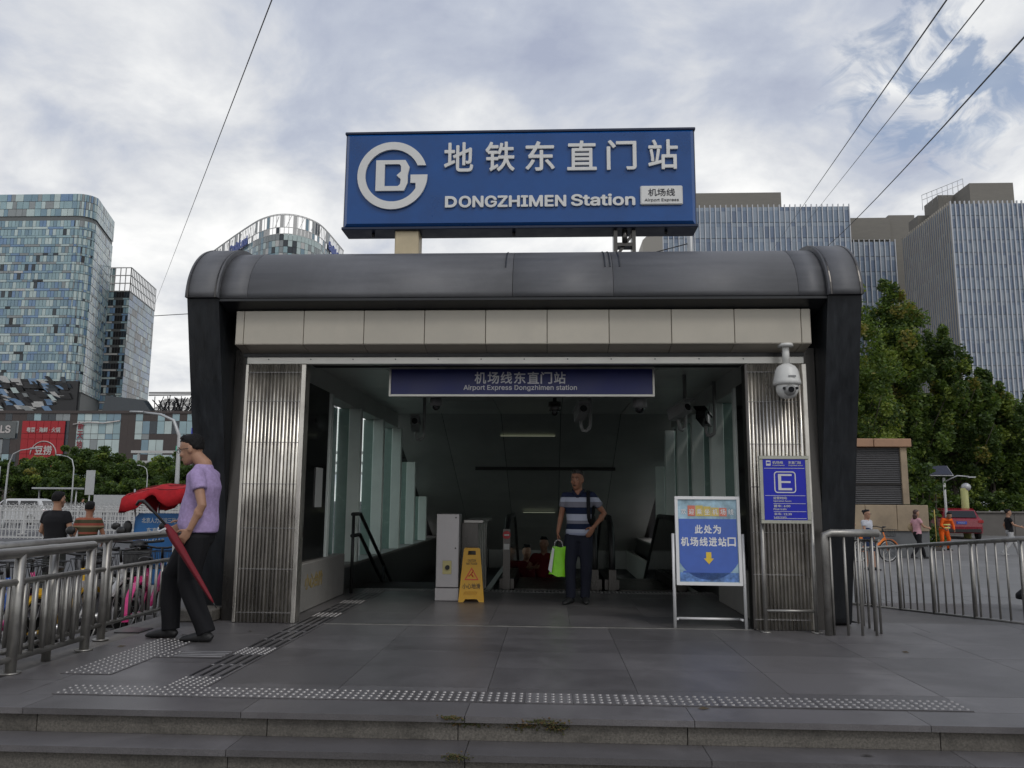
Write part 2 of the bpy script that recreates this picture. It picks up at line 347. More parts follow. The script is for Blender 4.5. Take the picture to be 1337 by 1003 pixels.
# ================================================================ station entrance
M_BLACK = mat('black_cladding', (.011, .013, .016), .38, var=.45, vscale=5, stretch=(3, 3, .3), light=.35, dirt=.3, bump=.03, bscale=8)
M_ROLL = mat('roof_metal', (.125, .127, .134), .60, .2, var=.25, vscale=2.2, stretch=(.35, 3, 3), light=.18, dirt=.3, dcol=(.08, .08, .085), dscale=1.6, bump=.03, bscale=3)
M_PANEL = mat('fascia_panel', (.46, .425, .355), .42, var=.07, vscale=2.0, orand=.05, dirt=.35, dcol=(.34, .32, .28), dscale=1.1)
M_SOFF = mat('soffit_panel', (.46, .42, .35), .38, .3, var=.1, vscale=2.0, orand=.06)
M_RAIL = mat('door_rail', (.55, .54, .50), .38, .6, var=.1)
M_CORR = mat('corrugated_steel', (.70, .67, .61), .30, .9, var=.3, vscale=3.0, stretch=(3, 3, .8), dirt=.4, dcol=(.16, .13, .10), dscale=2.0, wpos=True, orand=.22)  # random rib tone imitates highlights that vary from rib to rib
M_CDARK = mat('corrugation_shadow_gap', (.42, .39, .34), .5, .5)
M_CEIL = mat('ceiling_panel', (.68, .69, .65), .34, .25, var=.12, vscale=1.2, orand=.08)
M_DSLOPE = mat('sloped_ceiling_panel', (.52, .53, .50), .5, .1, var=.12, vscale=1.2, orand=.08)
M_FIN = mat('pale_mullion', (.78, .84, .79), .5, var=.08, vscale=2)
M_DSTEEL = mat('dark_steel', (.09, .085, .08), .3, .9, var=.3, vscale=2, stretch=(2, 2, .4))
M_DGRAN = mat('dark_granite', (.05, .05, .05), .35, var=.3, vscale=80)
M_WALLST = mat('stone_parapet', (.26, .25, .235), .55, var=.15, vscale=20, dirt=.3, dcol=(.12, .11, .1))
M_RUB = mat('black_rubber', (.012, .012, .012), .45)
M_WGLASS = glass('window_glass', (.62, .74, .70), .06)
M_DGLASS = mat('black_glass', (.008, .008, .009), .06, spec=.7)
M_WHITE = mat('white_plastic', (.62, .62, .60), .45, var=.05)
M_YTXT = mat('faded_gold', (.30, .22, .07), .6)

st = thing('station_entrance', 'metro station entrance with black rolled roof and corrugated steel jambs', 'building', (-.31, 8, .5))
XL, XR = -3.63, 3.0; XI, XJ = -3.30, 2.67          # fin outer / inner planes
def roll(r0y, r0z, n=18, ins=0.0):                  # quarter ellipse from the front lip up to the top
    return [(8.40-(8.40-7.60-ins)*cos(pi/2*i/n)**1.0, 3.69+(4.36-3.69-ins+r0z)*sin(pi/2*i/n)) for i in range(n+1)]
def roll_panel(x0, x1, grow=0.0, name='roof_panel'):
    p = [(8.42-(8.42-7.60+grow)*cos(pi/2*i/18), 3.69+(.66+grow)*sin(pi/2*i/18)) for i in range(19)]
    inner = [(8.42-(8.42-7.66)*cos(pi/2*i/18), 3.69+.60*sin(pi/2*i/18)) for i in range(19)]
    poly = p+[(9.6, p[-1][1]), (9.6, inner[-1][1])]+inner[::-1]
    mb = MB(); n = len(poly)
    mb.prism(poly, 'x', x0, x1, 0, False)
    for i in range(18): mb.sm[i] = True
    return mb.build(name, M_ROLL, st, world=True)
for a, b in ((-3.296, -3.02), (-3.016, -.37), (-.365, .62), (.624, 2.40), (2.404, 2.666)): roll_panel(a, b)
MB().prism([(8.42-.74*cos(pi/2*i/12), 3.70+.58*sin(pi/2*i/12)) for i in range(13)]+[(9.55, 4.27), (9.55, 3.70)], 'x', XI+.004, XJ-.004).build('roof_core', M_DSTEEL, st, world=True)
for x in (-.44, .55, .60, .69):                      # drip stains of sealant over the seams
    MB().prism([(8.42-.826*cos(a), 3.69+.666*sin(a)) for a in [pi/2*i/12 for i in range(4, 13)]]+[(8.42-.818*cos(a), 3.69+.658*sin(a)) for a in [pi/2*i/12 for i in range(12, 3, -1)]], 'x', x-.006, x+.006).build('sealant_seam', M_BLACK, st, world=True)
# end bays: slightly bigger roll on top of a leaning black fin
for x0, x1, s in ((XL, XI, -1), (XJ, XR, 1)):
    roll_panel(x0, x1, .045, 'roof_end_cap')
    xo = x1 if s > 0 else x0
    e = MB()
    for k in (0, 1):
        xa = (x0+.02+k*(x1-x0-.05)); e.prism([(8.42-(.87)*cos(pi/2*i/18), 3.69+(.71)*sin(pi/2*i/18)) for i in range(19)]+[(8.42-.86*cos(pi/2*i/18), 3.69+.70*sin(pi/2*i/18)) for i in range(18, -1, -1)], 'x', xa, xa+.012)
    e.build('cap_seam', M_DSTEEL, st, world=True)
    arcb = [(8.40+.10*cos(a), .60+.10*sin(a)) for a in (pi+.25, pi+.7, pi+1.1, 1.5*pi)]
    fin = [(7.60, 3.686), (7.76, 3.0), (7.93, 2.3), (8.12, 1.4), (8.27, .75)]+arcb+[(9.2, .5), (9.5, 3.686)]
    ins = .02 if s > 0 else -.02
    MB().prism(fin, 'x', x0+.004, x1-.004).build('side_fin', M_BLACK, st, world=True)
    MB().prism([(8.42-.84*cos(pi/2*i/14), 3.69+.68*sin(pi/2*i/14)) for i in range(15)]+[(9.58, 4.36), (9.58, 3.69)], 'x', x0+.01, x1-.01).build('cap_core', M_BLACK, st, world=True)
# lip under the roll and the fascia
MB().prism([(7.605, 3.685), (7.605, 3.66), (7.78, 3.595), (9.4, 3.595), (9.4, 3.685)], 'x', XI+.002, XJ-.002).build('roof_lip', M_BLACK, st, world=True)
pxs = [-3.175, -3.09] + [-3.09+.6125*i for i in range(1, 10)] + [2.55]
pxs[-2] = 2.455
for i in range(len(pxs)-1):
    MB().cbox((pxs[i]+.003, 7.745, 3.25), (pxs[i+1]-.003, 7.78, 3.592), .004).build('fascia_panel', M_PANEL, st, world=True)
    MB().add([(pxs[i]+.003, 7.75, 3.247), (pxs[i+1]-.003, 7.75, 3.247), (pxs[i+1]-.003, 7.985, 3.200), (pxs[i]+.003, 7.985, 3.200), (pxs[i]+.003, 7.75, 3.262), (pxs[i+1]-.003, 7.75, 3.262), (pxs[i+1]-.003, 7.985, 3.215), (pxs[i]+.003, 7.985, 3.215)], [(0, 1, 2, 3), (7, 6, 5, 4), (0, 4, 5, 1), (1, 5, 6, 2), (2, 6, 7, 3), (3, 7, 4, 0)]).build('soffit_panel', M_SOFF, st, world=True)
MB().b2((-3.17, 7.782, 3.27), (2.545, 9.3, 3.59)).build('fascia_core', M_JOINT, st, world=True)
MB().b2((-3.17, 7.99, 3.165), (2.545, 8.03, 3.205)).build('shadow_gap', M_BLACK, st, world=True)
MB().cbox((-3.13, 7.975, 3.085), (2.54, 8.06, 3.16), .006).build('shutter_rail', M_RAIL, st, world=True)
rs = MB()
for k in range(13): rs.tube([(-2.9+k*.44, 7.972, 3.135), (-2.9+k*.44, 7.978, 3.135)], .007, 8)
tag(rs.build('rail_screw', M_BLACK, st, world=True), kind='stuff')
# corrugated steel jambs
for x0, x1, s in ((-3.125, -2.515, -1), (1.96, 2.545, 1)):
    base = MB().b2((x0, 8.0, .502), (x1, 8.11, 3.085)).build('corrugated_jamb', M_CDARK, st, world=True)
    n = 15; wv = (x1-x0-.05)/n
    if s > 0: xa = x0+.0
    else: xa = x0+.02
    ribs = MB().prism([(-wv*.42, .0), (-wv*.34, -.022), (-wv*.1, -.030), (wv*.1, -.030), (wv*.34, -.022), (wv*.42, 0)], 'z', .505, 3.083, 0, True).mesh('rib', M_CORR)
    q = base.parent.location
    for k in range(n): link('rib', ribs, base, (xa+wv*(k+.5)-q[0], 8.0-q[1], -q[2]))
    bo = MB(); r_ = random.Random(5)
    for z in (.60, 1.02, 1.42, 1.86, 2.28, 2.70, 3.0):
        for k in range(n):
            x = xa+wv*(k+.5)+wv*.5; bo.ell((x, 7.985, z), (.006, .008, .006), 6)
        for k in range(n): bo.b2((xa+wv*k+.002, 7.9685, z-.003), (xa+wv*k+wv-.002, 7.9705, z+.003))
    tag(bo.build('bolt_row', M_STUD, base, world=True), kind='stuff')
    ex = x1 if s < 0 else x0
    MB().cbox((x1-.035, 7.965, .502), (x1+.012, 8.12, 3.085), .006).build('corner_angle', M_CORR, st, world=True)
    MB().cbox((x0-.012, 7.972, .502), (x0+.02, 8.12, 3.085), .006).build('corner_angle', M_CORR if s < 0 else M_DSTEEL, st, world=True)
# dark steel returns between jambs and fins
MB().b2((XI+.003, 8.1, .5), (-3.14, 8.14, 3.26)).build('return_panel', M_DSTEEL, st, world=True)
MB().b2((2.56, 8.06, .5), (XJ-.003, 8.10, 3.26)).build('return_panel', M_DSTEEL, st, world=True)
MB().b2((-3.175, 8.085, 2.55), (-3.145, 8.098, 3.26)).build('glass_slot', mat('teal_glass_strip', (.05, .16, .16), .1, spec=.6, var=.4, vscale=9), st, world=True)
# ---------------- interior
ceil = []
ys = [8.07, 9.6, 11.2, 12.8, 14.57]
ZC = 3.30
def quadslab(p, th, name, m, parent=st):
    up_ = [(x, y, z+th) for x, y, z in p]
    return MB().add(p+up_, [(3, 2, 1, 0), (4, 5, 6, 7), (0, 1, 5, 4), (1, 2, 6, 5), (2, 3, 7, 6), (3, 0, 4, 7)]).build(name, m, parent, world=True)
cx = [-2.95, -2.0, -.9, .2, 1.3, 2.35]
for j in range(len(ys)-1):
    for i in range(5):
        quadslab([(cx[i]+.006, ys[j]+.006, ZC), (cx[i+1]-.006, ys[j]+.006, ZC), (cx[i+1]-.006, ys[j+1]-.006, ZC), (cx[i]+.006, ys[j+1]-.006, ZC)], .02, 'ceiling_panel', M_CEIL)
zs = lambda y: 3.03-.432*(y-15.2)
ys2 = [14.57, 16.3, 18.2, 19.7, 21.2]
for j in range(4):
    for i in range(5):
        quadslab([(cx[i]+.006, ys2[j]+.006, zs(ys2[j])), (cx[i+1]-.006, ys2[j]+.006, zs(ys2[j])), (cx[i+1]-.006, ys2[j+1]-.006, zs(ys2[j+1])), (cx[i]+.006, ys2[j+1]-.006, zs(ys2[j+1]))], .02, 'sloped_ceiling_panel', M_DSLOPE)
MB().prism([(8.07, 3.325), (14.57, 3.325), (21.3, zs(21.3)+.028), (21.3, zs(21.3)+.5), (15.2, 3.75), (9.5, 4.25), (8.07, 3.6)], 'x', -3.2, 2.62).build('roof_body', M_DSTEEL, st, world=True)
MB().b2((-1.55, 16.60, zs(16.6)-.012), (1.35, 16.78, zs(16.78)+.004)).build('ceiling_groove', M_JOINT, st, world=True)  # solid strip below the slope, coloured black for the shade of a recess
for x0, x1, y_, z_ in ((-.95, .10, 15.3, zs(15.34)-.02), (-.62, .12, 18.7, zs(18.78)-.03)):
    lo = MB().b2((x0, y_, z_-.005), (x1, y_+.05, z_+.010)).build('strip_light', mat('strip_light_glow', (.82, .85, .62), .5, emit=.10), st, world=True)
MB().b2((-2.95, 21.15, -4), (2.4, 21.25, .75)).build('back_wall', mat('hall_wall', (.45, .46, .44), .5, var=.1, vscale=2), st, world=True)
for x in (-1.6, -.6, .4, 1.4): MB().b2((x-.01, 21.135, -4), (x+.01, 21.149, .75)).build('wall_joint', M_JOINT, st, world=True)
for s, xw, xo in ((-1, -2.80, -3.05), (1, 2.20, 2.45)):
    xi = xw
    # parapet below the glazing (falls away over the stairs)
    MB().b2((xo, 8.3, -4.0), (xi, 21.2, .80)).build('side_parapet', M_DGRAN, st, world=True)
    MB().b2((xo-.02 if s < 0 else xi-.05, 9.8, .801), (xi+.05 if s < 0 else xo+.02, 20.5, .84)).build('window_sill', M_WALLST, st, world=True)
    yb = [9.80+1.585*k for k in range(6)]
    if s > 0: yb = [9.28+1.40*k for k in range(6)]
    for k, y in enumerate(yb):
        top = min(3.028, zs(y+.3)-.01) if y > 14.8 else 3.028
        if top < .95: continue
        f0, f1 = xw+s*.06-.09*0, 0
        xa_, xb_ = sorted((xw-s*.07, xw+s*.11)); xc_, xd_ = sorted((xw+s*.112, xo+s*.02))
        MB().cbox((xa_, y, .842), (xb_, y+.11, top), .010).build('window_mullion', M_FIN, st, world=True)
        MB().b2((xc_, y+.03, .842), (xd_, y+.055, top)).build('glass_fin', mat('green_glass_fin', (.24, .34, .30), .2, var=.1), st, world=True)
        MB().b2((xw-s*.03-.012, y+.112, 1.4), (xw-s*.03+.012, y+.20, min(top, 2.6))).build('window_bracket', M_DSTEEL, st, world=True)
        y2 = y+.02; y3 = (yb[k+1] if k+1 < len(yb) else y+1.5)
        t3 = min(3.028, zs(y3)-.01)
        MB().add([(xo+.03*s, y2, .842), (xo+.03*s, y3, .842), (xo+.03*s, y3, max(t3, .85)), (xo+.03*s, y2, min(3.028, zs(y2)-.01))], [(0, 1, 2, 3)]).build('window_pane', M_WGLASS, st, world=True)
    MB().b2((xo, 8.12, 3.031), (xw, 14.55, 3.299)).build('wall_header', M_CEIL, st, world=True)
    # black glazed panel just inside the opening
    ya, yb_ = 8.28, (9.72 if s < 0 else 9.2)
    MB().b2((xo, ya, .801), (xw+.06*(-s), yb_, 3.028)).build('black_side_panel', M_DGLASS, st, world=True)
MB().b2((-2.735, 9.25, 1.62), (-2.728, 9.52, 2.08)).build('notice_sheet', M_WHITE, st, world=True)
pb = MB().cbox((-2.82, 8.31, .502), (-2.66, 10.45, 1.02), .012).build('stone_parapet_block', M_WALLST, st, world=True)
text('faded_lettering', '小心台阶', .17, M_YTXT, st, (-2.657, 9.1, .80), (pi/2, 0, pi/2), .001, .004)
MB().cbox((2.08, 8.31, .502), (2.26, 10.2, .98), .012).build('stone_parapet_block', M_WALLST, st, world=True)
# stairwell on the left: steps going down, with their own treads
for k in range(22):
    y0 = 11.23+k*.30; z1 = .36-k*.15
    MB().b2((-2.78, y0, z1-.3), (-.9, y0+.32, z1)).build('stair_step', M_GRAN, st, world=True)
for x in (-.86, 2.0): MB().b2((x-.04, 11.23, -4), (x+.04, 21, .49)).build('stairwell_wall', M_DSLOPE, st, world=True)

# stair handrail
hr = thing('stair_handrail', 'black two bar stair handrail beside left window mullions', 'handrail', (-2.6, 11, .5))
for dz in (0, -.28):
    MB().tube([(-2.60, 10.55, 1.52+dz), (-2.60, 10.98, 1.52+dz), (-2.58, 14.6, -.28+dz)], .026, 8).build('rail', M_RUB, hr, world=True)
MB().tube([(-2.60, 10.6, .50), (-2.60, 10.6, 1.52)], .022, 8).build('post', M_RUB, hr, world=True)
MB().tube([(-2.59, 12.6, -.2), (-2.59, 12.6, .7)], .022, 8).build('post', M_RUB, hr, world=True)

# escalators
def escalator(x0, x1, label):
    e = thing('escalator', label, 'escalator', ((x0+x1)/2, 11.3, .5), group='escalators in the station hall')
    for x in (x0, x1):
        pr_ = [(11.42, .60), (11.34, .78), (11.33, .98), (11.40, 1.18), (11.56, 1.36), (11.80, 1.45), (13.4, 1.45), (20.5, -2.65), (20.5, -3.4), (13.2, .60)]
        MB().prism(pr_, 'x', x-.02, x+.02).build('balustrade_panel', M_DGLASS, e, world=True)
        MB().tube([(x, 11.44, .62), (x, 11.33, .78), (x, 11.31, .98), (x, 11.38, 1.19), (x, 11.55, 1.38), (x, 11.80, 1.475), (x, 13.4, 1.475), (x, 20.5, -2.62)], (.045), 8).build('handrail_belt', M_RUB, e, world=True)
        MB().prism([(11.36, .502), (11.36, .64), (13.2, .64), (20.5, -3.58), (20.5, -3.8), (13.0, .5)], 'x', x-.10, x+.10).build('skirt', M_DSTEEL, e, world=True)
        MB().b2((x-.05, 11.25, .502), (x+.05, 11.36, .78)).build('newel_cover', M_DSTEEL, e, world=True)
    MB().b2((x0+.11, 11.36, .47), (x1-.11, 12.4, .506)).build('landing_plate', M_DSTEEL, e, world=True)
    for k in range(16):
        y0 = 12.42+k*.4; z1 = .49-max(0, k-1)*.225
        MB().b2((x0+.11, y0, z1-.25), (x1-.11, y0+.395, z1)).build('escalator_step', M_DSTEEL, e, world=True)
    return e
e1 = escalator(-.60, .62, 'left escalator with black handrails where the person in red rides up')
sg = MB(); sg.prism(arc(-.60, 1.24, .055, 0, 2*pi, 20)[:-1], 'y', 11.255, 11.262); 
sg.build('no_entry_disc', mat('sign_red', (.55, .02, .03), .4), e1, world=True)
MB().b2((-.635, 11.250, 1.23), (-.565, 11.254, 1.25)).build('no_entry_bar', M_WHITE, e1, world=True)
MB().b2((-.65, 11.262, .78), (-.55, 11.30, 1.32)).build('control_post', M_DSTEEL, e1, world=True)
MB().b2((-.64, 11.25, 1.04), (-.56, 11.258, 1.12)).build('notice', M_WHITE, e1, world=True)
escalator(.86, 1.80, 'right escalator with black handrails behind the standing poster board')

# steel partition by the stair, cabinet
pt = thing('steel_partition', 'row of upright steel slats behind yellow wet floor sign', 'partition', (-.9, 10.6, .5))
for k in range(9):
    MB().cbox((-1.02+k*.012, 10.15+k*.155, .502), (-.985+k*.012, 10.27+k*.155, 1.44), .004).build('slat', M_STEEL, pt, world=True)
MB().b2((-1.10, 10.12, .502), (-.90, 10.14, 1.43)).build('end_panel', M_DSTEEL, pt, world=True)
MB().cbox((-1.08, 10.10, 1.43), (-.83, 11.6, 1.47), .006).build('cap', M_STEEL, pt, world=True)
cab = thing('control_cabinet', 'narrow upright stainless steel cabinet with key switch', 'cabinet', (-1.255, 9.95, .5))
M_CAB = mat('cabinet_steel', (.42, .40, .40), .42, .6, var=.1, vscale=3, dirt=.3, dcol=(.3, .28, .27))
MB().cbox((-1.393, 9.91, .66), (-1.113, 10.16, 1.545), .006).build('body', M_CAB, cab, world=True)
MB().cbox((-1.400, 9.900, .502), (-1.106, 10.17, .655), .006).build('plinth', M_CAB, cab, world=True)
sp_ = MB().cbox((-1.31, 9.898, .82), (-1.20, 9.908, .98), .003).build('switch_plate', mat('cream_plastic', (.55, .48, .22), .5), cab, world=True)
MB().tube([(-1.248, 9.899, .90), (-1.248, 9.872, .90)], .028, 12).build('knob', M_RUB, sp_, world=True)
for z in (1.50, 1.13): MB().tube([(-1.155, 9.911, z), (-1.155, 9.904, z)], .010, 10).build('lock', M_RUB, cab, world=True)

# people-counting and security cameras under the ceiling
def dome_cam(x, y, z, label, s=1.0, dark=False, drop=.30):
    t = thing('dome_camera', label, 'camera', (x, y, z))
    c_ = mat('camera_grey', (.36, .36, .35), .4) if not dark else M_DSTEEL
    MB().tube([(0, 0, 0), (0, 0, -drop-.10*s)], .026*s, 10).build('stem', c_, t)
    MB().rings([(0, 0, -drop-.10*s, .085*s, .085*s), (0, 0, -drop-.20*s, .09*s, .09*s), (0, 0, -drop-.22*s, .075*s, .075*s)]).build('housing', c_, t)
    MB().ell((0, 0, -drop-.225*s), (.062*s, .062*s, .062*s), 12).build('lens_dome', M_DGLASS, t)
def hook_cam(x, y, z, rz, label, dark=False):
    t = thing('box_camera', label, 'camera', (x, y, z), rz)
    c_ = mat('camera_grey', (.36, .36, .35), .4); hc = M_DGLASS if dark else c_
    MB().tube([(.10, 0, .27), (.10, 0, -.34), (.085, 0, -.40), (.04, 0, -.43), (0, 0, -.42), (-.02, 0, -.36), (-.02, 0, -.30)], .024, 8).build('hook_bracket', c_, t)
    b = MB(); q = Matrix.Rotation(radians(-18), 3, 'X'); b.box((-.03, -.03, -.20), (.12, .30, .13), q); b.box((-.03, -.05, -.125), (.15, .36, .015), q)
    b.build('housing', hc, t)
    MB().tube([(-.03, -.17, -.165), (-.03, -.185, -.160)], .045, 12).build('lens', M_DGLASS, t)
dome_cam(-1.36, 9.4, 3.30, 'grey dome camera just under left end of hanging sign', .8)
dome_cam(.06, 9.7, 3.30, 'small dark dome camera under the middle of hanging sign', .9, True)
dome_cam(1.05, 9.3, 3.30, 'pale dome camera under right end of hanging sign', .95)
hook_cam(.42, 10.2, 3.03, .2, 'grey box camera on hook right of the small dark dome camera')
hook_cam(1.62, 10.0, 3.03, .6, 'grey box camera on hook hanging right of the pale dome camera')
hook_cam(2.02, 10.3, 2.98, -.5, 'dark fronted box camera by the right window mullions', True)
hook_cam(-1.98, 11.8, 3.03, .1, 'thin grey camera on hook beside the left window mullions')

# big speed dome on the right jamb
ptz = thing('speed_dome_camera', 'large white dome camera hanging in front of right corrugated jamb', 'camera', (2.31, 7.80, 3.24))
M_CW = mat('camera_white', (.66, .66, .63), .4, var=.05)
MB().tube([(0, 0, .01), (0, 0, -.02)], .075, 16).tube([(0, 0, 0), (0, 0, -.20)], .035, 12).build('pole', M_CW, ptz)
MB().rings([(0, 0, -.19, .045, .045), (0, 0, -.215, .085, .085), (0, 0, -.25, .108, .108), (0, 0, -.36, .130, .130), (0, 0, -.385, .134, .134), (0, 0, -.40, .120, .120)], 24).build('hood', M_CW, ptz)
MB().ell((0, 0, -.43), (.108, .108, .108), 20).build('ball', M_CW, ptz)
MB().ell((0, -.07, -.455), (.062, .062, .058), 16).build('lens_window', mat('lens_grey', (.30, .30, .29), .3), ptz)
MB().tube([(0, -.115, -.455), (0, -.137, -.458)], .028, 14).build('lens', M_DGLASS, ptz)
for a in (-1, 1): MB().tube([(a*.058, -.09, -.44), (a*.062, -.112, -.442)], .014, 8).build('infrared_lamp', M_DGLASS, ptz)
MB().b2((-.02, -.130, -.335), (.05, -.122, -.318)).build('maker_label', mat('label_grey', (.25, .25, .25), .5), ptz)
cbp = thing('cable_conduit', 'thin grey conduit running down the right jamb', 'conduit', (2.47, 7.95, .5))
MB().tube([(2.47, 7.94, 3.0), (2.47, 7.94, 1.0)], .014, 8).build('pipe', M_CORR, cbp, world=True)
# ================================================================ signs
M_BLUE = mat('sign_blue', (.002, .066, .255), .30, var=.18, vscale=1.2, dirt=.25, dcol=(.006, .03, .12), dscale=2)
M_BLUED = mat('sign_edge_blue', (.006, .016, .05), .35)
M_SILV = mat('letter_silver', (.66, .66, .64), .42, .15, var=.05)
M_SIGNW = mat('sign_white', (.60, .60, .60), .5, var=.04)
M_BOX = mat('support_cladding', (.50, .42, .28), .4, .3, var=.15, vscale=4)
def textw(name, body, width, height, m, parent, loc, rot=(pi/2, 0, 0), ext=.004, bold=.0, bevel=0.0):
    """lettering scaled to a given width and height"""
    o = text(name, body, 1.0, m, parent, loc, rot, .004, 0.0, 'CENTER', 0.0)
    if bold:                                              # heavier strokes: shifted copies of the outline, each a hair behind the last
        me = o.data; v0 = np.array([v.co[:] for v in me.vertices]); f0 = [tuple(p.vertices) for p in me.polygons]; V = []; Fc = []
        par = list(range(len(v0)))                          # strokes of one glyph that overlap get depths of their own
        def root(i):
            while par[i] != i: par[i] = par[par[i]]; i = par[i]
            return i
        for f in f0:
            for j in f[1:]: par[root(j)] = root(f[0])
        ids = {}; isl = [ids.setdefault(root(i), len(ids)) for i in range(len(v0))]
        v0[:, 2] *= [1-.0017*(k % 5) for k in isl]
        for i in range(9):
            d = (0, 0) if i == 0 else (bold*cos(i*pi/4), bold*sin(i*pi/4)); k = len(V); sc_z = 1-.011*i
            V += [(x+d[0], y+d[1], z*sc_z) for x, y, z in v0]; Fc += [tuple(j+k for j in f) for f in f0]
        n2 = bpy.data.meshes.new(name); n2.from_pydata(V, [], Fc); n2.materials.append(m); o.data = n2
    xs = np.array([v.co[:] for v in o.data.vertices]); lo, hi = xs.min(0), xs.max(0); c = (lo+hi)/2
    for v in o.data.vertices:
        v.co = ((v.co.x-c[0])*width/(hi[0]-lo[0]), (v.co.y-c[1])*height/(hi[1]-lo[1]), (v.co.z-c[2])*2*ext/max(hi[2]-lo[2], 1e-6))
    bm = bmesh.new(); bm.from_mesh(o.data); bmesh.ops.dissolve_degenerate(bm, edges=bm.edges, dist=1e-5); bmesh.ops.recalc_face_normals(bm, faces=bm.faces); bm.to_mesh(o.data); bm.free()
    o.scale = (1, 1, 1); return o
rsn = thing('roof_sign', 'large blue box sign with silver station name on the entrance roof', 'sign', (-.35, 8.4, 4.36))
SX0, SX1, SZ0, SZ1, SY = -2.30, 1.60, 4.68, 5.805, 8.40
MB().cbox((SX0, SY+.01, SZ0), (SX1, SY+.30, SZ1), .012).build('cabinet', M_BLUED, rsn, world=True)
mb = MB(); e = .035                                   # slightly pillowed face
a = [(SX0+.012, SY+.012, SZ0+.012), (SX1-.012, SY+.012, SZ0+.012), (SX1-.012, SY+.012, SZ1-.012), (SX0+.012, SY+.012, SZ1-.012)]
b = [(SX0+.05, SY-.03, SZ0+.05), (SX1-.05, SY-.03, SZ0+.05), (SX1-.05, SY-.03, SZ1-.05), (SX0+.05, SY-.03, SZ1-.05)]
mb.add(a+b, [(0, 1, 5, 4), (1, 2, 6, 5), (2, 3, 7, 6), (3, 0, 4, 7), (4, 5, 6, 7)]); mb.build('face', M_BLUE, rsn, world=True)
for x0, x1, z0, z1 in ((SX0-.008, SX1+.008, SZ1-.02, SZ1+.012), (SX0-.012, SX1+.012, SZ0-.012, SZ0+.022)): MB().cbox((x0, SY-.012, z0), (x1, SY+.31, z1), .006).build('edge_trim', M_BLUED, rsn, world=True)
for x in (-1.98, -.40, 1.28): MB().tube([(x, SY+.12, SZ0-.01), (x, SY+.12, SZ0-.055)], .018, 8).build('drain_plug', M_RUB, rsn, world=True)
U_ = .00319; LX, LZ, LY = -1.748, 5.275, SY-.033
def px(poly): return [(LX+x*U_, LZ+y*U_) for x, y in poly]
ro, ri = 123, 95
ring = [(ro*cos(radians(t)), ro*sin(radians(t))) for t in range(17, 361, 7)]+[(ro, 2)]+[(64, 2), (64, -28), (82, -28)]
inn = [(ri*cos(radians(t)), ri*sin(radians(t))) for t in range(330, 22, -7)]+[(88, 36)]
lg = MB().prism(px(ring+inn), 'y', LY-.028, LY).build('logo_ring', M_SILV, rsn, world=True)
dl = MB()
for q in ([(-58, -56), (-27, -56), (-27, 56), (-58, 56)], [(-27, 41), (24, 41), (45, 56), (-27, 56)], [(-27, -56), (42, -56), (20, -39), (-27, -39)], [(45, 56), (24, 41), (30, 34), (30, 14), (15, 0), (30, -14), (28, -32), (20, -39), (42, -56), (54, -28), (54, 2), (60, 30)]):
    dl.prism(px(q), 'y', LY-.028, LY)
dl.build('logo_letter', M_SILV, rsn, world=True)
for ch, xp in zip('地铁东直门站', (603, 657, 709, 763, 814, 867)):
    textw('character', ch, .325, .345, M_SILV, rsn, ((xp-452)*.00853+SX0+.0, LY-.012, 5.482), ext=.014, bold=.015, bevel=.012)
textw('lettering', 'ONGZHIMEN', 1.182, .135, M_SILV, rsn, (-.4115, LY-.008, 4.964), ext=.012, bold=.026, bevel=.008)
dd = MB(); dx, dz = -1.1555, 4.964                     # the first letter, drawn as stem and bowl
o1 = [(dx+.062+.071*cos(t), dz+.0655*sin(t)) for t in [pi/2-pi*i/14 for i in range(15)]]; i1 = [(dx+.062+.038*cos(t), dz+.0355*sin(t)) for t in [-pi/2+pi*i/14 for i in range(15)]]
dd.prism([(dx, dz-.0655), (dx+.034, dz-.0655), (dx+.034, dz+.0655), (dx, dz+.0655)], 'y', LY-.020, LY+.004)
dd.prism([(dx+.034, dz+.0655)]+o1+[(dx+.034, dz-.0655), (dx+.034, dz-.0355)]+i1+[(dx+.034, dz+.0355)], 'y', LY-.0198, LY+.004)
dd.build('letter', M_SILV, rsn, world=True)
textw('lettering', 'Station', .70, .137, M_SILV, rsn, (.58, LY-.008, 4.97), ext=.012, bold=.024, bevel=.008)
pl = MB().cbox((.985, LY-.022, 4.905), (1.445, LY+.002, 5.125), .012).build('line_plate', M_SILV, rsn, world=True)
M_INK = mat('ink', (.03, .03, .04), .6)
textw('plate_lettering', '机场线', .29, .085, M_INK, pl, (1.215, LY-.024, 5.045), ext=.002, bold=.01)
textw('plate_lettering', 'Airport Express', .37, .040, M_INK, pl, (1.215, LY-.024, 4.955), ext=.002, bold=.004)
MB().cbox((-1.72, 8.44, 4.345), (-1.45, 8.66, 4.675), .01).build('support_box', M_BOX, rsn, world=True)
br = MB()
for x in (.72, .92): br.b2((x-.02, 8.45, 4.34), (x+.02, 8.62, 4.66))
br.b2((.70, 8.46, 4.48), (.94, 8.60, 4.52)).bar((.72, 8.5, 4.36), (.92, 8.5, 4.64), .02, .03).tube([(.82, 8.46, 4.66), (.82, 8.46, 4.52)], .03, 8); br.build('support_bracket', M_DSTEEL, rsn, world=True)

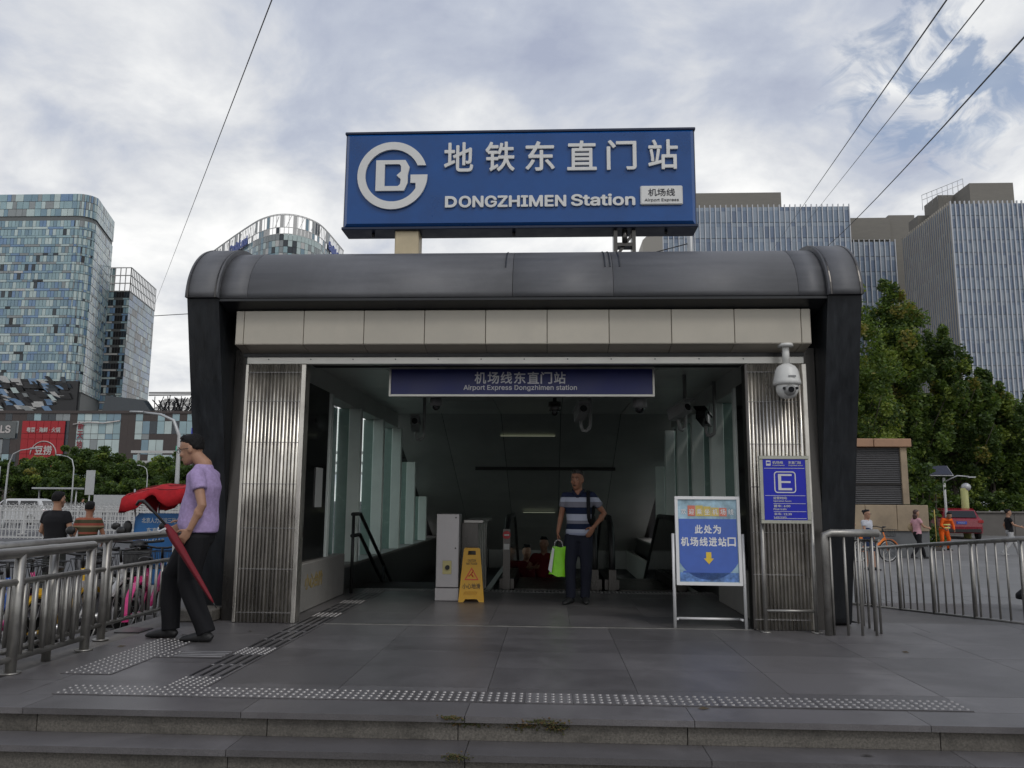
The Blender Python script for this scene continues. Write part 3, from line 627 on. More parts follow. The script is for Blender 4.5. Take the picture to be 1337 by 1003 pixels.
hs = thing('hanging_sign', 'long dark blue station sign hung inside the opening', 'sign', (-.31, 8.5, 2.98))
M_NAVY = mat('hanging_sign_navy', (.022, .030, .16), .4, var=.15, vscale=1.5)
MB().b2((-1.72, 8.475, 2.84), (1.095, 8.56, 3.115)).build('panel', M_NAVY, hs, world=True)
fr = MB()
for p, q in (((-1.74, 8.462, 2.817), (1.115, 8.57, 2.839)), ((-1.74, 8.462, 3.116), (1.115, 8.57, 3.136)), ((-1.74, 8.463, 2.84), (-1.721, 8.57, 3.115)), ((1.096, 8.463, 2.84), (1.115, 8.57, 3.115))): fr.b2(p, q)
fr.build('frame', M_RAIL, hs, world=True)
M_HTX = mat('hanging_letters', (.80, .80, .82), .5)
for ch, xp in zip('机场线东直门站', (628, 645, 662, 679.5, 697, 714, 731.5)): textw('character', ch, .125, .13, M_HTX, hs, ((xp-509)*.00828-1.735, 8.472, 3.020), ext=.003, bold=.018)
textw('lettering', 'Airport Express Dongzhimen station', 1.22, .068, M_HTX, hs, (-.32, 8.472, 2.908), ext=.003, bold=.012)
for x in (-1.5, .9): MB().tube([(x, 8.51, 3.13), (x, 8.51, 3.299)], .012, 6).build('hanger', M_DSTEEL, hs, world=True)

# E exit board on its steel stand
eb = thing('exit_board', 'blue letter E exit board on a steel stand before right jamb', 'sign', (2.25, 7.86, .5))
M_EBL = mat('exit_blue', (.004, .012, .40), .4, var=.08)
FR = mat('exit_frame', (.42, .42, .36), .35, .8, var=.15)
y_ = 7.80
MB().b2((2.045, y_-.008, 1.545), (2.445, y_+.02, 2.12)).build('panel', M_EBL, eb, world=True)
f = MB()
for p, q in (((2.01, y_-.015, 1.51), (2.48, y_+.03, 1.544)), ((2.01, y_-.015, 2.121), (2.48, y_+.03, 2.155)), ((2.01, y_-.014, 1.545), (2.044, y_+.03, 2.12)), ((2.446, y_-.014, 1.545), (2.48, y_+.03, 2.12))): f.cbox(p, q, .004)
f.build('frame', FR, eb, world=True)
for x in (2.03, 2.50):
    MB().tube([(x, 7.85, .50), (x, 7.85, 1.62)], .019, 10).tube([(x, 7.85, .50), (x, 7.85, .512)], .05, 14).build('leg', M_STEEL, eb, world=True)
MB().tube([(2.03, 7.85, .70), (2.50, 7.85, .70)], .014, 8).build('crossbar', M_STEEL, eb, world=True)
yy = y_-.011
for z in (2.035, 1.775, 1.70, 1.625, 1.56): MB().b2((2.055 if z > 1.76 else 2.13, yy, z-.002), (2.435, yy+.002, z+.002)).build('rule_line', M_SIGNW, eb, world=True)
o_ = MB()
R_ = lambda x0, x1, z0, z1, r: arc(x1-r, z1-r, r, 0, pi/2, 5)+arc(x0+r, z1-r, r, pi/2, pi, 5)+arc(x0+r, z0+r, r, pi, 1.5*pi, 5)+arc(x1-r, z0+r, r, 1.5*pi, 2*pi, 5)
A = R_(2.145, 2.350, 1.80, 2.005, .03); B = R_(2.155, 2.340, 1.81, 1.995, .022); n = len(A)
o_.add([(x, yy, z) for x, z in A]+[(x, yy, z) for x, z in B]+[(x, yy+.003, z) for x, z in A]+[(x, yy+.003, z) for x, z in B], [(i, (i+1) % n, n+(i+1) % n, n+i) for i in range(n)]+[(i, 2*n+i, 2*n+(i+1) % n, (i+1) % n) for i in range(n)])
o_.build('letter_frame', M_SIGNW, eb, world=True)
em = MB()
for p, q in (((2.183, 1.826), (2.212, 1.980)), ((2.212, 1.826), (2.312, 1.846)), ((2.212, 1.895), (2.300, 1.913)), ((2.212, 1.962), (2.312, 1.980))): em.b2((p[0], yy, p[1]), (q[0], yy+.004, q[1]))
em.build('letter', M_SIGNW, eb, world=True)
tr = MB().cbox((2.075, yy, 2.058), (2.118, yy+.003, 2.108), .001).build('train_symbol', M_SIGNW, eb, world=True)
MB().b2((2.082, yy-.002, 2.080), (2.111, yy-.0005, 2.095)).build('symbol_window', M_EBL, eb, world=True)
for s, w_, x, z, h in (('机场线', .10, 2.185, 2.090, .027), ('东直门站', .12, 2.345, 2.090, .027), ('Airport Express', .115, 2.192, 2.062, .014), ('Dongzhimen Station', .135, 2.352, 2.062, .014), ('运营时间:', .13, 2.195, 1.752, .026), ('Operation hours', .17, 2.215, 1.722, .018), ('首车: 6:00', .155, 2.21, 1.677, .026), ('First train', .12, 2.19, 1.647, .018), ('末车: 22:30', .165, 2.215, 1.602, .026), ('Last train', .115, 2.188, 1.573, .016)):
    textw('lettering', s, w_, h, M_SIGNW, eb, (x, yy, z), ext=.0012, bold=.012)

# poster board on a tubular stand
pb_ = thing('poster_board', 'white framed poster board on legs with yellow arrow beside right jamb', 'sign', (1.55, 8.02, .5), radians(-2))
M_PB = mat('poster_blue', (.06, .13, .46), .35, var=.12, vscale=5); M_PW = mat('poster_pale', (.30, .44, .52), .4, var=.5, vscale=9)
M_PSEA = mat('poster_water', (.10, .20, .45), .4, var=.7, vscale=16)
M_ALU = mat('white_aluminium', (.72, .72, .72), .35, .2, var=.03)
t = radians(4)
def tl(mb): mb.v = [(x, y*cos(t)-(z-.5)*-sin(t)*1.0, z) for x, y, z in mb.v]; return mb
def T(x, y, z): return (x, y+(z-.5)*.05, z)
def tbx(x0, x1, z0, z1, y0, y1):
    mb = MB().b2((x0, y0, z0), (x1, y1, z1)); mb.v = [T(*p) for p in mb.v]; return mb
tbx(-.285, .285, .44, 1.235, -.006, .012).build('poster', M_PW, pb_)
hb = [(-.28, .62), (-.28, 1.045), (.28, 1.045), (.28, .62)]+arc(0, .78, .32, radians(-30), radians(-150), 14)
mbp = MB().prism(hb, 'y', -.0085, -.005); mbp.v = [T(*p) for p in mbp.v]; mbp.build('poster_field', M_PB, pb_)
tbx(-.28, .28, .445, .53, -.0085, -.005).build('poster_water', M_PSEA, pb_)
tbx(-.25, .16, .528, .545, -.0095, -.005).build('poster_ridge', M_PB, pb_)
fr = MB()
for a_ in ((-.315, .315, 1.235, 1.265), (-.315, .315, .41, .44)):
    q = tbx(*a_, -.02, .03); fr.add(q.v, q.f)
for a_ in ((-.315, -.286, .441, 1.234), (.286, .315, .441, 1.234)):
    q = tbx(*a_, -.019, .03); fr.add(q.v, q.f)
fr.build('frame', M_ALU, pb_)
for x in (-.338, .338): MB().tube([(x, .0, 0), (x*.995, .035, .90)], .016, 10).build('leg', M_ALU, pb_)
MB().tube([(-.30, .14, .075), (.30, .14, .075)], .013, 8).tube([(-.31, .02, .085), (-.30, .14, .075)], .012, 8).tube([(.31, .02, .085), (.30, .14, .075)], .012, 8).build('foot_bar', M_ALU, pb_)
M_PT = mat('poster_text', (.75, .75, .75), .4)
for i, (ch, c) in enumerate(zip('欢迎乘坐机场线', ((.10, .25, .45), (.62, .18, .12), (.62, .48, .12), (.62, .48, .12), (.60, .45, .14), (.62, .20, .14), (.10, .25, .45)))):
    x = -.23+i*.0765
    if i not in (0, 6): tbx(x-.036, x+.036, 1.072, 1.165+.012*sin(i), -.0085, -.004).build('title_tile', mat('tile_%d' % i, c, .45, var=.15, vscale=14), pb_)
    textw('title_character', ch, .05, .055, M_PT, pb_, Vector(T(x, -.010, 1.115))+pb_.location, ext=.001, bold=.015)
for i, ch in enumerate('此处为'): textw('character', ch, .078, .085, M_PT, pb_, Vector(T(-.088+i*.088, -.010, .945))+pb_.location, ext=.0015, bold=.03)
for i, ch in enumerate('机场线进站口'): textw('character', ch, .080, .088, M_PT, pb_, Vector(T(-.225+i*.090, -.010, .825))+pb_.location, ext=.0015, bold=.03)
ar = MB().prism([(-.025, .725), (.025, .725), (.025, .665), (.048, .665), (0, .61), (-.048, .665), (-.025, .665)], 'y', -.0115, -.008); ar.v = [T(*p) for p in ar.v]; ar.build('arrow', mat('arrow_yellow', (.75, .52, .05), .45), pb_)

# folding wet-floor sign
wf = thing('wet_floor_sign', 'yellow plastic folding wet floor sign beside steel cabinet', 'sign', (-.955, 9.95, .5), radians(4))
M_YEL = mat('yellow_plastic', (.62, .33, .012), .45, var=.12, vscale=6, dirt=.25, dcol=(.35, .17, .02), dscale=6)
for s in (1, -1):
    po = [(-.155, 0), (-.095, 0), (-.07, .035), (.07, .035), (.095, 0), (.155, 0), (.10, .62), (.085, .635), (-.085, .635), (-.10, .62)]
    ho = [(-.05, .555), (-.04, .595), (.04, .595), (.05, .555)]
    mb = MB(); vs = po
    # leaf with a hand hole: built from the lower body and the bridge above it
    mb.prism([po[0], po[1], po[2], po[3], po[4], po[5], (.106, .55), (-.106, .55)], 'y', -.012, .012); mb.prism([(-.1055, .5502), (-.05, .5502), (-.045, .60), (-.101, .60)], 'y', -.012, .012); mb.prism([(.05, .5502), (.1055, .5502), (.101, .60), (.045, .60)], 'y', -.012, .012); mb.prism([(-.101, .6002), (.101, .6002), (.10, .62), (.085, .635), (-.085, .635), (-.10, .62)], 'y', -.012, .012)
    lean = .17*s
    mb.v = [(x, y-(s*.115)+(z*lean), z) for x, y, z in mb.v]
    leaf = mb.build('sign_leaf', M_YEL, wf)
def WF(x, z, d=.0): return (x, -.115+z*.17-.0135-d, z)
tri = MB(); A = [(-.088, .255), (.088, .255), (0, .405)]; B = [(-.066, .268), (.066, .268), (0, .380)]
for P, Q in ((0, 1), (1, 2), (2, 0)): tri.add([WF(*A[P]), WF(*A[Q]), WF(*B[Q]), WF(*B[P]), WF(*A[P], .002), WF(*A[Q], .002), WF(*B[Q], .002), WF(*B[P], .002)], [(4, 5, 6, 7), (0, 4, 7, 3), (1, 2, 6, 5), (0, 1, 5, 4), (3, 7, 6, 2)])
tri.build('warning_triangle', mat('warning_red', (.60, .06, .02), .5), wf)
MB().tube([WF(.012, .352, .001), WF(-.004, .325, .001), WF(.022, .292, .001)], .007, 5).tube([WF(-.004, .325, .001), WF(-.032, .30, .001)], .006, 5).ell(WF(.016, .365, .001), (.009, .004, .009), 6).build('slipping_figure', mat('warning_red', (.6, .06, .02)), wf)
for s, w_, h, z in (('小心地滑', .215, .065, .185), ('CAUTION', .10, .028, .485), ('WET FLOOR', .135, .026, .448)):
    o = textw('lettering', s, w_, h, mat('black_print', (.05, .035, .02), .6), wf, Vector(WF(0, z, .001))+wf.location, rot=(pi/2-.168, 0, 0), ext=.001, bold=.012)
for k in range(9): MB().bar(WF(-.09+k*.018, .085, .001), WF(-.072+k*.018, .125, .001), .006, .003).build('grip_rib', mat('yellow_dark', (.42, .2, .01), .5), wf)
# ================================================================ railings
def railing(name, label, pts, top, mid, bot, posts, bal=.115, r=(.032, .020, .014), grp=None, endbend=False, skip_last=False):
    """pts: polyline of (x, y, zbase); posts/balusters stand on the base line"""
    t = thing(name, label, 'railing', pts[0], group=grp)
    P = [Vector(p) for p in pts]
    def at(s):
        for a, b in zip(P, P[1:]):
            l_ = (b-a).length
            if s <= l_+1e-6: return a+(b-a)*(s/l_)
            s -= l_
        return P[-1]
    Lt = sum((b-a).length for a, b in zip(P, P[1:]))
    tp = [p+Vector((0, 0, top)) for p in P]
    if endbend:
        d = (P[-1]-P[-2]).normalized(); tp = tp[:-1]+[tp[-1]-d*.06, tp[-1]-Vector((0, 0, .02)), P[-1]+Vector((0, 0, top-.08)), P[-1]]
    MB().tube(tp, r[0]*1.05, 12).build('top_rail', M_STEEL, t, world=True)
    if mid: MB().tube([p+Vector((0, 0, mid)) for p in P], r[1], 10).build('middle_rail', M_STEEL, t, world=True)
    if bot: MB().tube([p+Vector((0, 0, bot)) for p in P], r[1], 10).build('bottom_rail', M_STEEL, t, world=True)
    for s in posts:
        b = at(s); mb = MB().tube([b, b+Vector((0, 0, top))], r[0], 12); mb.tube([b+Vector((0, 0, .001)), b+Vector((0, 0, .012))], r[0]*1.9, 14); mb.build('post', M_STEEL, t, world=True)
    s = bal*.5
    while s < Lt:
        if min([abs(s-q) for q in posts]+[9]) > bal*.45:
            b = at(s); MB().tube([b+Vector((0, 0, bot or 0)), b+Vector((0, 0, mid or top))], r[2], 8).build('baluster', M_STEEL, t, world=True)
        s += bal
    return t
railing('steel_railing', 'thick steel railing on the platform edge in the left foreground', [(-3.72, 4.2, .5), (-3.72, 6.46, .5)], .82, .62, .10, (.1, 1.36, 2.24), .125, (.036, .022, .018), 'steel railings by the platform')
railing('steel_railing', 'steel side railing running left away from the foreground post', [(-3.78, 6.08, .46), (-5.6, 5.8, .40)], .86, .62, .10, (.02, 1.2), .13, (.032, .020, .016), 'steel railings by the platform')
railing('steel_railing', 'long steel railing behind the person in the purple shirt', [(-3.88, 4.4, .49), (-3.88, 8.30, .49)], .865, .60, .13, (.3, 2.56, 3.86), .118, (.034, .020, .015), 'steel railings by the platform')
cu_ = MB().cbox((-4.10, 4.1, .0), (-3.705, 9.2, .485), .01).build('concrete_kerb', M_SIDE); tag(cu_, kind='structure')
MB().cbox((-3.98, 7.35, .4855), (-3.74, 7.62, .498), .004).build('drain_cover', M_DSTEEL, cu_)
lp = MB().cbox((-3.70, 7.95, .501), (-3.33, 8.55, .62), .012).build('stone_block', M_GRAND); tag(lp, 'low grey stone block at foot of left black fin', 'block')
railing('guard_rail', 'short bent steel guard rail beside the right black fin', [(3.08, 7.76, .5), (2.575, 7.74, .5)], .93, None, None, (), .13, (.034, .02, .013), 'steel railings by the platform', True)
railing('guard_rail', 'narrow steel guard rail turning back along right black fin', [(3.10, 7.80, .5), (3.14, 8.62, .47)], .93, .86, None, (), .16, (.020, .014, .012), 'steel railings by the platform')
railing('ramp_railing', 'long steel railing along the ramp on the right', [(4.865, 8.42, .47), (4.865, 14.4, -.005)], .90, None, .05, (.22, 1.22, 2.22, 3.22, 4.22, 5.22), .20, (.024, .016, .0115), 'steel railings by the platform')

# ================================================================ bicycles and scooters behind the railing
def M_paint(n, c): return mat('paint_'+n, c, .35, var=.06, coat=.3)
M_P0 = M_paint('base', (.5, .05, .2)); M_TYRE = mat('tyre', (.015, .015, .015), .8); M_ALLOY = mat('alloy', (.5, .5, .5), .35, .9)
def wheel(parent, x, z, r, name='wheel'):
    w_ = MB()
    n = 24; rim = [(x+r*cos(2*pi*i/n), 0, z+r*sin(2*pi*i/n)) for i in range(n+1)]
    wm = MB().tube(rim, .018, 6, cap=False).build(name, M_TYRE, parent)
    sp = MB()
    for k in range(10):
        a = 2*pi*k/10; sp.tube([(x, .012*(-1)**k, z), (x+r*.96*cos(a), 0, z+r*.96*sin(a))], .0022, 4, cap=False)
    sp.tube([(x+(r-.03)*cos(2*pi*i/n), 0, z+(r-.03)*sin(2*pi*i/n)) for i in range(n+1)], .010, 5, cap=False)
    sp.tube([(x, -.04, z), (x, .04, z)], .025, 8); tag(sp.build('spokes', M_ALLOY, wm), kind='stuff')
def make_bike():
    t = thing('shared_bicycle', 'x', 'bicycle')
    wheel(t, -.50, .31, .31); wheel(t, .50, .31, .31)
    MB().tube([(.36, 0, .86), (.42, 0, .66), (.5, 0, .31)], .020, 8).tube([(.40, 0, .70), (.02, 0, .38), (-.10, 0, .30)], .030, 8).tube([(-.10, 0, .30), (-.20, 0, .80)], .022, 8).tube([(-.10, 0, .30), (-.5, .05, .31)], .014, 6).tube([(-.16, 0, .62), (-.5, -.05, .31)], .012, 6).build('frame', M_P0, t)
    MB().prism(arc(.5, .31, .365, radians(20), radians(150), 10)+arc(.5, .31, .345, radians(150), radians(20), 10), 'y', -.035, .035).build('mudguard', M_P0, t)
    MB().prism(arc(-.5, .31, .365, radians(30), radians(185), 12)+arc(-.5, .31, .345, radians(185), radians(30), 12), 'y', -.035, .035).build('mudguard', M_P0, t)
    MB().tube([(.36, 0, .86), (.33, 0, 1.0)], .016, 8).tube([(.22, -.28, 1.03), (.30, -.22, 1.03), (.34, -.06, 1.0), (.34, .06, 1.0), (.30, .22, 1.03), (.22, .28, 1.03)], .013, 8).tube([(.14, -.29, 1.03), (.24, -.27, 1.03)], .019, 8).tube([(.14, .29, 1.03), (.24, .27, 1.03)], .019, 8).build('handlebar', M_RUB, t)
    sd = MB(); sd.tube([(-.36, 0, .905), (-.30, 0, .905), (-.20, 0, .90), (-.06, 0, .89)], [(.03, .055), (.035, .085), (.03, .06), (.02, .02)], 10); sd.tube([(-.20, 0, .80), (-.215, 0, .88)], .014, 6); sd.build('saddle', M_RUB, t)
    b = MB()
    for z, wd, ln in ((.74, .13, .10), (.95, .17, .14)): b.tube([(.56-ln, -wd, z), (.56+ln, -wd, z), (.56+ln, wd, z), (.56-ln, wd, z), (.56-ln, -wd, z)], .006, 5)
    for k in range(7):
        f = -1+k/3; b.tube([(.46, .13*f, .74), (.42, .17*f, .95)], .0035, 4); b.tube([(.66, .13*f, .74), (.70, .17*f, .95)], .0035, 4)
    for k in range(5):
        f = k/4; b.tube([(.46+.20*f, -.13, .74), (.42+.28*f, -.17, .95)], .0035, 4); b.tube([(.46+.20*f, .13, .74), (.42+.28*f, .17, .95)], .0035, 4)
    b.b2((.46, -.13, .735), (.66, .13, .742)); b.build('basket', M_RUB, t)
    MB().tube([(-.10, -.06, .30), (-.10, .06, .30)], .05, 10).tube([(-.10, -.08, .30), (-.02, -.08, .16)], .010, 5).tube([(-.10, .08, .30), (-.18, .08, .44)], .010, 5).box((-.02, -.13, .155), (.09, .09, .02)).box((-.18, .13, .445), (.09, .09, .02)).build('crank', M_ALLOY, t)
    MB().box((-.42, 0, .68), (.10, .12, .09)).build('lock_box', M_P0, t)
    return t
bike0 = make_bike()
PAL = {'pink': (.62, .03, .20), 'yellow': (.70, .42, .02), 'blue': (.015, .10, .45), 'orange': (.70, .18, .02), 'white': (.6, .6, .6), 'red': (.5, .03, .04)}
spots = [(-4.75, 9.55, 1.75, 'pink', 'nearest the black fin'), (-5.05, 9.0, 1.55, 'white', 'beside the pink bicycle nearest the black fin'), (-5.0, 8.2, 1.65, 'yellow', 'with basket behind the long railing post'), (-5.25, 7.65, 1.5, 'pink', 'between two bicycles behind the long railing'), (-5.05, 7.1, 1.7, 'blue', 'behind the long railing near the foreground corner'), (-5.3, 6.6, 1.5, 'pink', 'just left of the foreground railing corner'), (-5.15, 6.1, 1.75, 'yellow', 'behind the foreground railing'), (-5.45, 5.7, 1.55, 'blue', 'behind the leftmost railing post'), (-4.55, 10.4, 1.9, 'yellow', 'seen past the purple shirted person\'s legs'), (-5.6, 5.2, 1.5, 'red', 'at the very left edge'), (-6.3, 7.9, 1.4, 'blue', 'in the second row near the two standing people'), (-6.2, 6.9, 1.5, 'orange', 'in the second row at left')]
for i, (x, y, rz, c, wh) in enumerate(spots):
    o = bike0 if i == 0 else copy_tree(bike0)
    o.location = (x, y, .10); o.rotation_euler = (0, 0, rz); o['group'] = 'bicycles parked behind the railing'; o['label'] = f'parked {c} bicycle {wh}'
for i, o in enumerate([q for q in bpy.data.objects if q.name.startswith('shared_bicycle')]):
    c = spots[[k for k in range(len(spots)) if abs(spots[k][0]-o.location.x) < 1e-4 and abs(spots[k][1]-o.location.y) < 1e-4][0]][3]
    recolor(o, M_P0, M_paint(c, PAL[c]))
ob = copy_tree(bike0); ob.location = (9.6, 24.6, .012); ob.rotation_euler = (0, 0, .25); ob['label'] = 'orange bicycle parked at the stone base of the vent tower'; ob['group'] = 'bicycles parked on the plaza'; 
for q in [ob]+list(ob.children_recursive):
    for sl_ in q.material_slots if q.type == 'MESH' else []:
        if sl_.material and sl_.material.name.startswith('paint_'): sl_.link = 'OBJECT'; sl_.material = M_paint('orange', PAL['orange'])
def scooter(x, y, rz, col, label):
    t = thing('electric_scooter', label, 'scooter', (x, y, .10), rz, 'scooters behind the railing')
    mp = M_paint(col[0], col[1])
    for cx_ in (-.52, .58):
        MB().tube([(cx_, -.05, .22), (cx_, .05, .22)], .21, 18).build('wheel', M_TYRE, t)
        MB().tube([(cx_, -.055, .22), (cx_, .055, .22)], .12, 14).build('hub', M_ALLOY, t)
    MB().prism([(-.80, .45), (-.72, .62), (-.25, .66), (-.12, .50), (-.05, .30), (-.30, .28), (-.5, .46)], 'y', -.13, .13).build('rear_body', mp, t)
    MB().cbox((-.1, -.15, .25), (.36, .15, .32), .02).build('footboard', M_RUB, t)
    MB().prism([(.30, .30), (.36, .28), (.50, .75), (.44, .95), (.36, .92)], 'y', -.17, .17).build('leg_shield', mp, t)
    MB().tube([(-.80, 0, .70), (-.6, 0, .74), (-.25, 0, .72), (-.12, 0, .70)], [(.03, .08), (.05, .13), (.05, .12), (.03, .08)], 10).build('seat', M_RUB, t)
    MB().tube([(.58, 0, .22), (.42, 0, .95)], .03, 8).tube([(.30, -.32, 1.05), (.40, -.15, 1.03), (.41, .15, 1.03), (.30, .32, 1.05)], .017, 8).ell((.44, 0, .98), (.09, .12, .08), 10).build('handlebar', M_RUB, t)
    for s in (-1, 1):
        MB().tube([(.36, .22*s, 1.04), (.38, .27*s, 1.2)], .006, 5).ell((.38, .29*s, 1.24), (.02, .06, .05), 8).build('mirror', M_RUB, t)
scooter(-5.15, 8.6, 1.6, ('grey', (.10, .10, .11)), 'dark grey electric scooter between the parked bicycles')
scooter(-5.35, 10.2, 1.9, ('black', (.02, .02, .02)), 'black electric scooter under the blue rickshaw panel')

# ================================================================ rickshaw
rk = thing('rickshaw', 'pedal rickshaw with red canopy and blue lettered back panel', 'rickshaw', (-5.62, 11.6, .0))
M_RED = mat('canopy_red', (.42, .018, .024), .85, var=.3, vscale=7, bump=.5, bscale=16, spec=.2); M_RKB = mat('rickshaw_blue', (.012, .12, .34), .45, var=.12)
mb = MB(); nx, ny = 64, 20; vs = []; fold = lambda u, v: .009*sin(u*23+3*sin(v*5))*sin(v*11+u*4)+.006*abs(sin(u*37+v*9))-.04*(1-abs(2*((u*3) % 1)-1))*.35
for j in range(ny+1):
    for i in range(nx+1):
        u = i/nx; v = j/ny; x = -.40+1.30*u; yv = -.55+1.1*v
        z = 1.905-.10*(2*v-1)**2-.14*max(0, .35-u)*2.0+.02*sin(u*9)*(1-abs(2*v-1)*.3)+fold(u, v)+.05*u
        vs.append((x, yv, z))
mb.add(vs, [(j*(nx+1)+i, j*(nx+1)+i+1, (j+1)*(nx+1)+i+1, (j+1)*(nx+1)+i) for j in range(ny) for i in range(nx)], 0, True)
for yv in (-.55, .55):                                  # scalloped valance hanging from the long sides
    vs = []
    for i in range(nx+1):
        u = i/nx; x = -.40+1.30*u; z0 = 1.905-.10-.14*max(0, .35-u)*2.0+.02*sin(u*9)*.7+fold(u, 0 if yv < 0 else 1)+.05*u
        vs.append((x, yv, z0)); vs.append((x+.01*sin(u*40), yv+(.03 if yv < 0 else -.03)*-1, z0-.07-.15*abs(sin(u*pi*2.1+.9))**1.5))
    mb.add(vs, [(2*i, 2*i+2, 2*i+3, 2*i+1) for i in range(nx)], 0, True)
vs = []
for j in range(ny+1): v = j/ny; z0 = 1.905-.10*(2*v-1)**2-.098; vs += [(-.40, -.55+1.1*v, z0), (-.43, -.55+1.1*v, z0-.20-.05*sin(v*9))]
mb.add(vs, [(2*j, 2*j+2, 2*j+3, 2*j+1) for j in range(ny)], 0, True)
cn = mb.build('canopy', M_RED, rk); so_ = cn.modifiers.new('thickness', 'SOLIDIFY'); so_.thickness = .008
MB().prism([(-.30, .78), (.50, .78), (.50, 1.30), (.44, 1.50), (-.22, 1.50), (-.28, 1.44)], 'y', -.36, -.33).build('back_panel', M_RKB, rk)
M_RKT = mat('rickshaw_text', (.5, .52, .52), .5)
textw('lettering', '北京人力客运三轮车', .56, .075, M_RKT, rk, Vector((.10, -.362, 1.40))+rk.location, ext=.001, bold=.012)
textw('lettering', '东直门华联', .40, .075, M_RKT, rk, Vector((.10, -.362, 1.26))+rk.location, ext=.001, bold=.012)
textw('lettering', '010-6417', .36, .05, M_RKT, rk, Vector((-.02, -.362, 1.12))+rk.location, ext=.001, bold=.012)
MB().cbox((-.32, -.33, .5), (.52, .30, .86), .02).build('cabin', M_RKB, rk)
MB().cbox((-.22, -.2, .86), (.42, .28, .98), .03).build('seat', M_RED, rk)
for p in ((-.26, -.30), (.46, -.30), (-.26, .34), (.46, .34)): MB().tube([(p[0], p[1], .8), (p[0]*1.25, p[1]*1.15, 1.84)], .012, 6).build('canopy_post', M_ALLOY, rk)
for k in range(5):
    yv = -.5+.25*k; MB().tube([(-.40+1.30*u, yv, 1.905-.10*(2*(yv+.55)/1.1-1)**2-.14*max(0, .35-u)*2.0+.02*sin(u*9)+.05*u+.006) for u in [i/30 for i in range(31)]], .006, 5).build('canopy_seam', mat('seam_dark_red', (.16, .008, .012), .8), rk)
for x in (-.40, .60): 
    n = 20; MB().tube([(x, -.05+.30*cos(2*pi*i/n), .32+.30*sin(2*pi*i/n)) for i in range(n+1)], .02, 6, cap=False).build('wheel', M_TYRE, rk)
MB().tube([(.1, .30, .5), (.12, 1.2, .55), (.12, 1.5, .95)], .022, 8).tube([(-.18, 1.45, 1.05), (.12, 1.52, 1.0), (.42, 1.45, 1.05)], .014, 6).build('front_frame', M_RUB, rk)
MB().tube([(.12, 1.5+.30*cos(2*pi*i/20), .32+.30*sin(2*pi*i/20)) for i in range(21)], .02, 6, cap=False).build('wheel', M_TYRE, rk)
MB().tube([(.50, -.36, 1.40), (.62, -.42, 1.55), (.75, -.40, 1.52), (.80, -.36, 1.38)], .022, 8).ell((-.36, -.40, 1.30), (.07, .03, .10), 10).build('mirror', M_RUB, rk)

# ================================================================ white street barriers
M_WF = mat('barrier_white', (.50, .50, .49), .55, var=.1, dirt=.3, dcol=(.2, .19, .18), dscale=2)
def barrier_panel(L_=3.0, H=1.30):
    fr = MB(); fr.b2((.03, -.02, H-.10), (L_-.03, .02, H-.05)).b2((.03, -.02, .22), (L_-.03, .02, .27)).b2((.03, -.02, H-.42), (L_-.03, .02, H-.39))
    n = int(L_/.15); pk = MB()
    for k in range(n):
        x = .12+k*(L_-.24)/(n-1); pk.b2((x-.012, -.012, .18), (x+.012, .012, H-.02))
    for k in range(n//2):
        x = .12+(2*k+.5)*(L_-.24)/(n-1); pk.tube([(x-.09, 0, H-.05), (x-.07, 0, H+.05), (x, 0, H+.09), (x+.07, 0, H+.05), (x+.09, 0, H-.05)], .013, 4)
    ps = MB().b2((-.04, -.04, 0), (.04, .04, H+.05)).b2((-.12, -.2, 0), (.12, .2, .06)).ell((0, 0, H+.08), (.045, .045, .045), 6)
    return fr.mesh('barrier_rail', M_WF), pk.mesh('pickets', M_WF), ps.mesh('barrier_post', M_WF)
BR, BP, BS = barrier_panel()
bid = [0]
rows_ = [('nearest row of the road barriers', 29.5, 10), ('second row of the road barriers', 37, 13), ('third row of the road barriers', 48, 13), ('far row of the road barriers', 66, 15)]
for rn, Y, n in rows_:
    x0 = -(.345*Y)+1.5 if Y < 35 else -(.345*Y)
    for k in range(n):
        ordn = ['rightmost', 'second', 'third', 'fourth', 'fifth', 'sixth', 'seventh', 'eighth', 'ninth', 'tenth', 'eleventh', 'twelfth', 'thirteenth', 'fourteenth', 'fifteenth'][k]+('' if k == 0 else ' from right')
        b = thing('road_barrier', f'white picket barrier panel, {ordn} in {rn}', 'barrier', (x0-k*3.02-3.0, Y+.02*k, .004), group=rn)
        link('barrier_rail', BR, b); tag(link('pickets', BP, b), kind='stuff'); link('barrier_post', BS, b)

